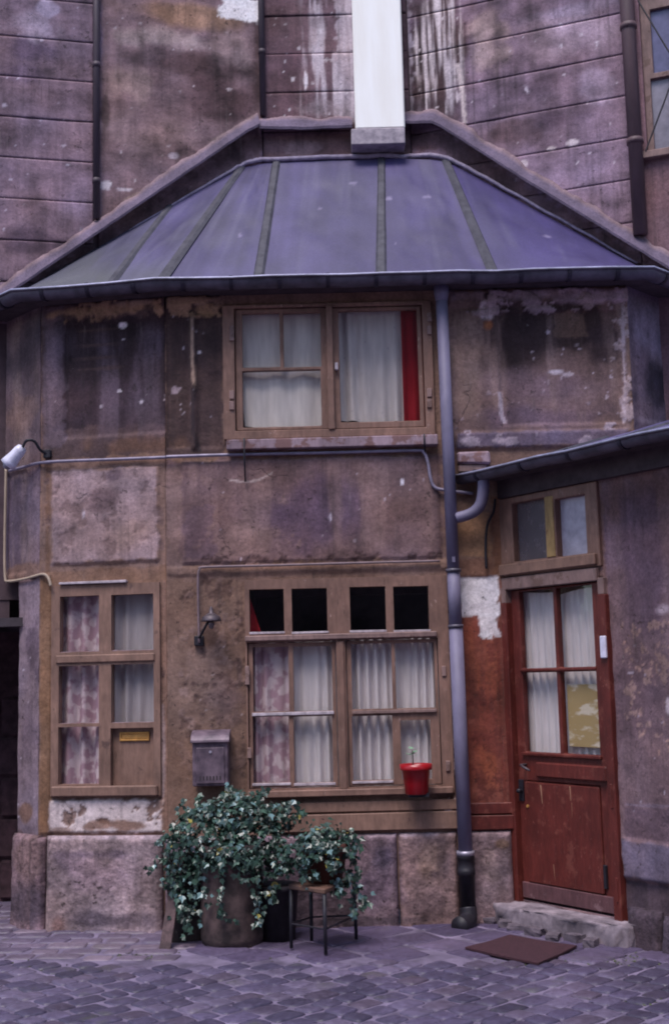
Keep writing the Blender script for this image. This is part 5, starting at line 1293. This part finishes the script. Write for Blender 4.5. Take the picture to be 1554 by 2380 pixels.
cable('rag_cable', 'dark frayed cable hanging beside the fanlight', [(FC, 1150, 1160, .05), (FC, 1146, 1190, .05), (FC, 1132, 1220, .03), (FC, 1128, 1270, .03), (FC, 1130, 1322, .03)], .009, 'iron', 'cable')
cable('iron_rod', 'thin iron rod hanging below the upper window sill', [(FC, 567, 1018, .085), (FC, 568, 1070, .05), (FC, 570, 1120, .03)], .006, 'iron', 'rod', False)
cable('iron_hook', 'small iron hook at the right end of the upper sill', [(FC, 985, 1008, .085), (FC, 986, 1030, .08), (FC, 987, 1048, .05)], .006, 'iron', 'hook', False)

# ------------------------------------------------------------------ lamps
sl = thing('saucer_lamp', 'small saucer shaped wall lamp left of the lower window', 'lamp', None)
lc = wp(FC, 491, 1440, .13)
bm = bmesh.new(); lathe(bm, lc, [(.066, -.012), (.066, -.004), (.058, .018), (.035, .032), (.016, .045), (.012, .07), (.006, .085)], 20); bm_obj('shade', bm, MT['lamp_dark'], sl, True)
bm = bmesh.new(); lathe(bm, lc, [(.018, -.012), (.022, -.03), (.015, -.055), (.004, -.062)], 14); bm_obj('bulb', bm, MT['dusty_dark'], sl, True)
bm = bmesh.new(); tube(bm, [wp(FC, 462, 1482, .02), wp(FC, 466, 1478, .06), wp(FC, 478, 1455, .11), lc + np.array([0, .02, .02])], .009, 8, True, True); bm_obj('arm', bm, MT['iron'], sl, True)
bm = bmesh.new(); fbox(bm, FC, *FC.R(452, 1478, 474, 1502), -.01, .03); bm_obj('wall_bracket', bm, MT['iron'], sl, bevel=.006)
hl = thing('hooded_lamp', 'pale metal hooded lamp on a curved arm at the left corner', 'lamp')
p_hi = wp(F2, 52, 1040, .10); p_lo = wp(F2, 18, 1080, .16); ax = p_lo - p_hi; L_ = np.linalg.norm(ax); ax = ax / L_
bm = bmesh.new(); lathe(bm, p_hi, [(.012, -.01), (.034, .0), (.042, .03), (.044, L_ * .5), (.052, L_ * .8), (.058, L_ * 1.0)], 16, axis=tuple(ax)); bm_obj('hood', bm, MT['lamp_white'], hl, True)
bm = bmesh.new(); lathe(bm, p_lo - ax * .01, [(.030, 0), (.034, .02), (.02, .04)], 12, axis=tuple(ax)); bm_obj('bulb', bm, MT['grey_glass'], hl, True)
bm = bmesh.new(); tube(bm, [p_hi, wp(F1, 62, 1024, .12), wp(F1, 80, 1026, .10), wp(F1, 94, 1046, .06), wp(F1, 112, 1056, .01)], .010, 8, True, True); bm_obj('arm', bm, MT['iron'], hl, True)
bm = bmesh.new(); fbox(bm, F1, *F1.R(104, 1046, 120, 1066), -.01, .03); bm_obj('wall_bracket', bm, MT['iron'], hl, bevel=.006)

# ------------------------------------------------------------------ mailbox
mb = thing('mailbox', 'weathered violet grey metal mailbox with rounded hood', 'mailbox')
d0, d1 = .015, .14
rb = FC.R(447, 1724, 530, 1828, d1)
bm = bmesh.new(); fbox(bm, FC, *rb, d0, d1); bm_obj('body', bm, MT['mailbox'], mb, bevel=.006)
rh = FC.R(443, 1698, 533, 1726, d1)
bm = bmesh.new(); n = 8; ring = []
for u in (rh[0], rh[1]):
    ring.append([bm.verts.new(tuple(FC.P(u, rh[2] + (rh[3] - rh[2]) * math.sin(k / n * math.pi / 2), d0 + (d1 + .02 - d0) * math.cos(k / n * math.pi / 2)))) for k in range(n + 1)] + [bm.verts.new(tuple(FC.P(u, rh[2], d0)))])
k_ = len(ring[0])
for i in range(k_): bm.faces.new((ring[0][i], ring[0][(i + 1) % k_], ring[1][(i + 1) % k_], ring[1][i]))
bm.faces.new(ring[0]); bm.faces.new(ring[1][::-1]); bm_obj('hood', bm, MT['mailbox'], mb, bevel=.003)
rd = FC.R(456, 1738, 522, 1822, d1); bm = bmesh.new(); fbox(bm, FC, *rd, d1 - .002, d1 + .008); bm_obj('door', bm, MT['mailbox'], mb, bevel=.004)
rs = FC.R(462, 1804, 516, 1814, d1)
for k in range(7):
    u = rs[0] + (rs[1] - rs[0]) * (k + .5) / 7; bm = bmesh.new(); fbox(bm, FC, u - .005, u + .005, rs[2], rs[3], d1 + .004, d1 + .0095); bm_obj('slot', bm, MT['dark'], mb)
bm = bmesh.new(); kp = wp(FC, 489, 1748, d1); tube(bm, [kp, kp - np.array([0, .014, 0])], .009, 10); bm_obj('lock', bm, MT['lamp_metal'], mb)

# ------------------------------------------------------------------ red pot with a seedling
rpw = thing('red_flower_pot', 'bright red plastic flower pot under the lower window right pane', 'flower pot')
pb_ = wp(FC, 968, 1846, .16); zt_ = wp(FC, 968, 1776, .16)[2]; hh = zt_ - pb_[2]; sc = 74 / 348 / 2 * .98
bm = bmesh.new(); lathe(bm, pb_, [(.0, 0), (sc * .66, 0), (sc * .70, .004), (sc * .76, hh * .33), (sc * .765, hh * .335), (sc * .86, hh * .80), (sc * .98, hh * .81), (sc * 1.0, hh * .83), (sc * 1.0, hh * 1.0), (sc * .94, hh * 1.0), (sc * .88, hh * .86)], 28, cap=False); bm_obj('pot', bm, MT['red_plastic'], rpw, True)
bm = bmesh.new(); lathe(bm, pb_, [(.0, hh * .90), (sc * .90, hh * .88)], 20, cap=False); bm_obj('soil', bm, MT['soil'], rpw)
bm = bmesh.new(); fbox(bm, FC, *FC.R(946, 1838, 992, 1847), .03, .20); bm_obj('bracket', bm, MT['iron'], rpw)
sdl = thing('seedling', 'tiny pale green seedling growing in the red pot', 'plant')
sb = pb_ + np.array([-.02, 0, hh * .88])
bm = bmesh.new(); tube(bm, [sb, sb + np.array([.004, 0, .05]), sb + np.array([.0, 0, .11])], [.004, .0025], 6); bm_obj('stem', bm, MT['stem'], sdl)
for k in range(7):
    a = k * 2.4; b = sb + np.array([0, 0, .07 + .008 * k]); dr = np.array([math.cos(a), math.sin(a) * .8, .25]); sd_ = np.array([-math.sin(a), math.cos(a), 0]); L = .055
    bm = bmesh.new(); vs_ = [bm.verts.new(tuple(p)) for p in (b, b + dr * L * .5 + sd_ * .018, b + dr * L, b + dr * L * .5 - sd_ * .018)]; bm.faces.new(vs_); bm_obj('leaf', bm, MT['seedling'], sdl)

# ------------------------------------------------------------------ planters and ivy
gp0 = ground_at(534, 2210); bc = np.array([gp0[0], gp0[1] + .20, 0.0])
pt = thing('stone_planter', 'tall round stained stone planter under the larger ivy', 'planter')
MT['planter'] = simple('planter_stone', srgb(58, 47, 50), .92, var=.45, s=8, col2=srgb(96, 78, 78), bumpd=.01)
bm = bmesh.new(); lathe(bm, bc, [(.0, 0), (.185, 0), (.192, .05), (.19, .3), (.20, .52), (.215, .54), (.215, .60), (.18, .60), (.17, .55)], 30, .003, cap=False); bm_obj('body', bm, MT['planter'], pt, True)
bm = bmesh.new(); lathe(bm, bc, [(0, .57), (.178, .565)], 20, cap=False); bm_obj('soil', bm, MT['soil'], pt)
# leaning plank
p0 = ground_at(382, 2212, .0); p1 = at_y(418, 1985, p0[1] + .22)
lp_ = thing('leaning_plank', 'grey weathered plank leaning at the left of the ivy', 'plank')
bm = bmesh.new(); dvec = p1 - p0; sv = np.array([.035, -.01, 0.0]); tv = np.array([.0, .03, .01])
box8(bm, [p0 - sv, p0 + sv, p0 + sv + tv, p0 - sv + tv, p1 - sv, p1 + sv, p1 + sv + tv, p1 - sv + tv]); bm_obj('board', bm, MT['plank'], lp_, bevel=.004)
# dark tub and board added where shade falls round the planter
p0b = ground_at(450, 2206, .0); bm = bmesh.new(); p1b = at_y(455, 1990, p0b[1] + .15)
tb = thing('shade_tub', 'added dark tub filling in the shade between the stone planter and the iron stool', 'tub')
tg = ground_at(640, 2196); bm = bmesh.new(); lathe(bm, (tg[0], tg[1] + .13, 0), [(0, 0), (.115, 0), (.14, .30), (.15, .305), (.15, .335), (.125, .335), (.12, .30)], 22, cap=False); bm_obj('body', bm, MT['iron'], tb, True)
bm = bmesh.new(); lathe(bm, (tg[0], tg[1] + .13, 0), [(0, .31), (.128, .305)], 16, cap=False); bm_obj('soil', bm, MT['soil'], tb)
db = thing('shade_board', 'added dark board standing in for shade behind the leaning plank', 'board')
g0 = ground_at(430, 2200); bm = bmesh.new(); wbox(bm, (g0[0], g0[1] + .10, .27), (.24, .03, .54), .15); bm_obj('board', bm, MT['shade_board'], db, bevel=.004)
# stool
st = thing('iron_stool', 'black iron stool with wooden top carrying the smaller ivy pot', 'stool')
sc_ = ground_at(752, 2208); sc_[1] += .02; zs2 = at_y(752, 2050, sc_[1])[2]
legs = [ground_at(677, 2213), ground_at(757, 2228), ground_at(828, 2192), ground_at(724, 2196)]
legs = [np.array([*p[:2], 0.0]) for p in legs]
for p in legs:
    bm = bmesh.new(); tp = np.array([sc_[0] + (p[0] - sc_[0]) * .97, sc_[1] + (p[1] - sc_[1]) * .97, zs2 - .03]); tube(bm, [p + np.array([0, 0, .02]), tp], [.010, .013], 8); bm_obj('leg', bm, MT['iron'], st, True)
order = [legs[0], legs[1], legs[2], legs[3]]
for a, b in zip(order, order[1:] + order[:1]):
    bm = bmesh.new(); tube(bm, [a + np.array([0, 0, .16]), b + np.array([0, 0, .16])], .006, 6); bm_obj('stretcher', bm, MT['iron'], st)
bm = bmesh.new(); o_ = [np.array([sc_[0] + (p[0] - sc_[0]) * 1.06, sc_[1] + (p[1] - sc_[1]) * 1.06, 0]) for p in order]
box8(bm, [p + np.array([0, 0, zs2 - .03]) for p in o_] + [p + np.array([0, 0, zs2]) for p in o_]); bm_obj('seat', bm, MT['stool_top'], st, bevel=.006)
cst = sum(order) / 4
pot2 = thing('terracotta_pot', 'terracotta pot half hidden by ivy on the iron stool', 'flower pot')
pc2 = np.array([cst[0] + .03, cst[1], zs2])
bm = bmesh.new(); lathe(bm, pc2, [(0, 0), (.10, 0), (.135, .17), (.15, .175), (.155, .23), (.135, .23), (.125, .18)], 24, cap=False); bm_obj('pot', bm, MT['terracotta'], pot2, True)
bm = bmesh.new(); lathe(bm, pc2, [(0, .21), (.134, .205)], 16, cap=False); bm_obj('soil', bm, MT['soil'], pot2)

def leaves(name, blobs, trails, n_by_vol, seed, parent, size=(.018, .052)):
    r = np.random.default_rng(seed); V = []; Fs = []; Cc = []
    lf = [(0, 0), (-.30, .10), (-.50, .42), (-.22, .55), (0, 1.0), (.22, .55), (.50, .42), (.30, .10)]
    def add(p, nrm, sz):
        nrm = nrm / (np.linalg.norm(nrm) + 1e-9); dwn = np.array([0, 0, -1.0]) + r.normal(0, .55, 3); t = dwn - nrm * np.dot(dwn, nrm); t /= np.linalg.norm(t) + 1e-9
        s = np.cross(nrm, t); b = len(V); fold = r.uniform(.05, .22)
        tone = r.random() * .75 + .5 * (float(fbm(np.array([p[0]]), np.array([p[2]]), 9, seed, 3)[0]) - .25); c = srgb(34, 54, 46) * (.6 + .8 * r.random())
        if tone > .55: c = srgb(52, 76, 64) * (.7 + .6 * r.random())
        if tone > .80: c = srgb(96, 124, 126) * (.7 + .5 * r.random())  # pale leaf clumps paint bluish sky highlights into the colour
        if r.random() > .994: c = srgb(150, 140, 70)
        for a, l in lf:
            V.append(tuple(p + s * a * sz + t * l * sz * 1.05 + nrm * (abs(a) * fold * sz - .12 * l * l * sz))); Cc.append(c * (1.0 if a else 1.08))
        for k in range(1, 7): Fs.append((b, b + k, b + k + 1))
    for (c, rad, n) in blobs:
        c = np.array(c); rad = np.array(rad)
        for i in range(int(n * 1.2)):
            d = r.normal(size=3); d /= np.linalg.norm(d)
            if d[1] > .35: d[1] *= -1
            q = r.uniform(.5, 1.08) ** .6; p = c + d * rad * q * (1 + .30 * math.sin(d[0] * 8 + seed + c[0] * 9) * math.cos(d[2] * 7 + c[2] * 11)); p = p + (r.normal(0, .035, 3) if r.random() < .12 else 0)
            nn = d / rad * rad.mean() + r.normal(0, .6, 3) + np.array([0, -.3, .4]); add(p, nn, size[0] + (size[1] - size[0]) * r.random() ** 1.6)
    for pts, n, sp in trails:
        P = [np.array(q) for q in pts]
        for i in range(int(n * 1.6)):
            t = r.random() * (len(P) - 1); k = int(t); p = P[k] + (P[k + 1] - P[k]) * (t - k) + r.normal(0, sp, 3)
            add(p, np.array([r.normal(0, .5), -1, .5 + r.normal(0, .4)]), r.uniform(size[0], size[1] * .9))
    me = bpy.data.meshes.new(name); me.from_pydata(V, [], Fs); set_col(me, np.clip(np.array(Cc), 0, .8))
    o = new_obj(name, me, MT['leaf'], parent, 'stuff'); return o
ivy = thing('ivy', 'large bushy trailing ivy spilling over the stone planter', 'ivy')
by = bc[1]
def q_(x, y, dy=0.0): return at_y(x, y, by + dy)
s_ = by / FOC
bl = [(q_(540, 1895, .05), (.24, .18, .12), 420), (q_(615, 1900, .08), (.17, .15, .11), 230), (q_(490, 1950, -.02), (.20, .18, .13), 300), (q_(600, 1955, -.02), (.19, .17, .13), 260), (q_(425, 1985, .0), (.12, .15, .13), 190),
      (q_(555, 1862, .08), (.15, .12, .07), 120), (q_(660, 1900, .06), (.09, .10, .07), 60), (q_(425, 1930, .02), (.11, .12, .10), 110), (q_(600, 2015, -.06), (.11, .11, .07), 70), (q_(405, 2045, -.02), (.07, .08, .09), 70), (q_(490, 1885, .05), (.13, .12, .07), 90), (q_(640, 1985, -.02), (.09, .12, .12), 100), (q_(450, 2030, -.06), (.08, .08, .08), 60), (q_(525, 1985, -.19), (.15, .05, .07), 130), (q_(580, 2000, -.19), (.09, .05, .07), 70), (q_(480, 2000, -.17), (.07, .05, .07), 60)]
trl = [([q_(400, 2050, -.1), q_(420, 2120, -.12), q_(440, 2160, -.12)], 30, .025), ([q_(440, 2060, -.1), q_(450, 2130, -.1)], 24, .03), ([q_(510, 2000, -.22), q_(515, 2060, -.23), q_(508, 2110, -.23), q_(545, 2140, -.22)], 26, .018), ([q_(585, 2030, -.22), q_(605, 2090, -.22), q_(600, 2150, -.2)], 26, .022),
       ([q_(385, 1990, 0), q_(355, 2010, 0), q_(345, 2022, 0)], 10, .010), ([q_(430, 1880, 0), q_(418, 1868, 0)], 6, .015), ([q_(680, 1895, .05), q_(708, 1886, .05)], 10, .012), ([q_(425, 1905, .05), q_(440, 1885, .05)], 16, .03), ([q_(520, 1850, .08), q_(532, 1826, .08)], 10, .014), ([q_(600, 1850, .08), q_(625, 1830, .08)], 10, .014),
       ([q_(640, 1870, .06), q_(695, 1870, .06)], 12, .014), ([q_(385, 1950, 0), q_(360, 1965, 0)], 8, .014), ([q_(470, 2040, -.18), q_(478, 2130, -.2)], 14, .018), ([q_(560, 1990, -.22), q_(566, 2050, -.23)], 12, .018), ([q_(470, 1868, .06), q_(455, 1850, .06)], 8, .014), ([q_(630, 2040, -.1), q_(640, 2080, -.1)], 12, .02)]
leaves('foliage', bl, trl, 0, 5, ivy)
bm = bmesh.new()
for k in range(14):
    a = rng.uniform(0, 6.28); e = np.array(bc) + np.array([math.cos(a) * .08, math.sin(a) * .08, .56]); f_ = q_(rng.uniform(400, 680), rng.uniform(1860, 2000), rng.uniform(-.15, .1)); mid = (e + f_) / 2 + np.array([0, 0, .08])
    tube(bm, [Vector(tuple(e)), Vector(tuple(mid)), Vector(tuple(f_))], [.006, .003], 5, True, True)
bm_obj('stem', bm, MT['stem'], ivy)
iv2 = thing('ivy', 'smaller pale trailing ivy in the pot on the iron stool', 'ivy')
py_ = pc2[1]
def r_(x, y, dy=0.0): return at_y(x, y, py_ + dy)
bl2 = [(r_(745, 1955, .02), (.16, .13, .06), 130), (r_(672, 1982, -.05), (.07, .09, .09), 80), (r_(802, 1970, .0), (.07, .09, .10), 75), (r_(750, 1932, .03), (.09, .09, .05), 60), (r_(730, 1985, -.15), (.07, .04, .045), 30), (r_(718, 2032, -.15), (.06, .04, .035), 34), (r_(798, 2040, -.07), (.045, .05, .06), 34), (r_(660, 2015, -.08), (.05, .06, .05), 34), (r_(760, 1975, -.15), (.07, .03, .03), 30), (r_(745, 1968, -.16), (.15, .03, .035), 90), (r_(705, 2000, -.16), (.05, .03, .06), 44), (r_(775, 2010, -.17), (.05, .03, .05), 36), (r_(745, 1940, -.05), (.14, .10, .05), 80)]
trl2 = [([r_(790, 2040, -.12), r_(785, 2090, -.12)], 18, .02), ([r_(822, 1990, 0), r_(828, 2050, 0), r_(828, 2130, -.02)], 34, .018), ([r_(838, 2080, -.05), r_(855, 2085, -.05), r_(845, 2110, -.05)], 8, .012), ([r_(820, 1945, 0), r_(832, 1960, 0)], 10, .015)]
leaves('foliage', bl2, trl2, 0, 9, iv2, (.020, .052))
bm = bmesh.new()
for k in range(8):
    a = rng.uniform(0, 6.28); e = pc2 + np.array([math.cos(a) * .06, math.sin(a) * .06, .2]); f_ = r_(rng.uniform(670, 820), rng.uniform(1930, 2010), rng.uniform(-.1, .05)); mid = (e + f_) / 2 + np.array([0, 0, .06])
    tube(bm, [Vector(tuple(e)), Vector(tuple(mid)), Vector(tuple(f_))], [.005, .003], 5, True, True)
bm_obj('stem', bm, MT['stem'], iv2)
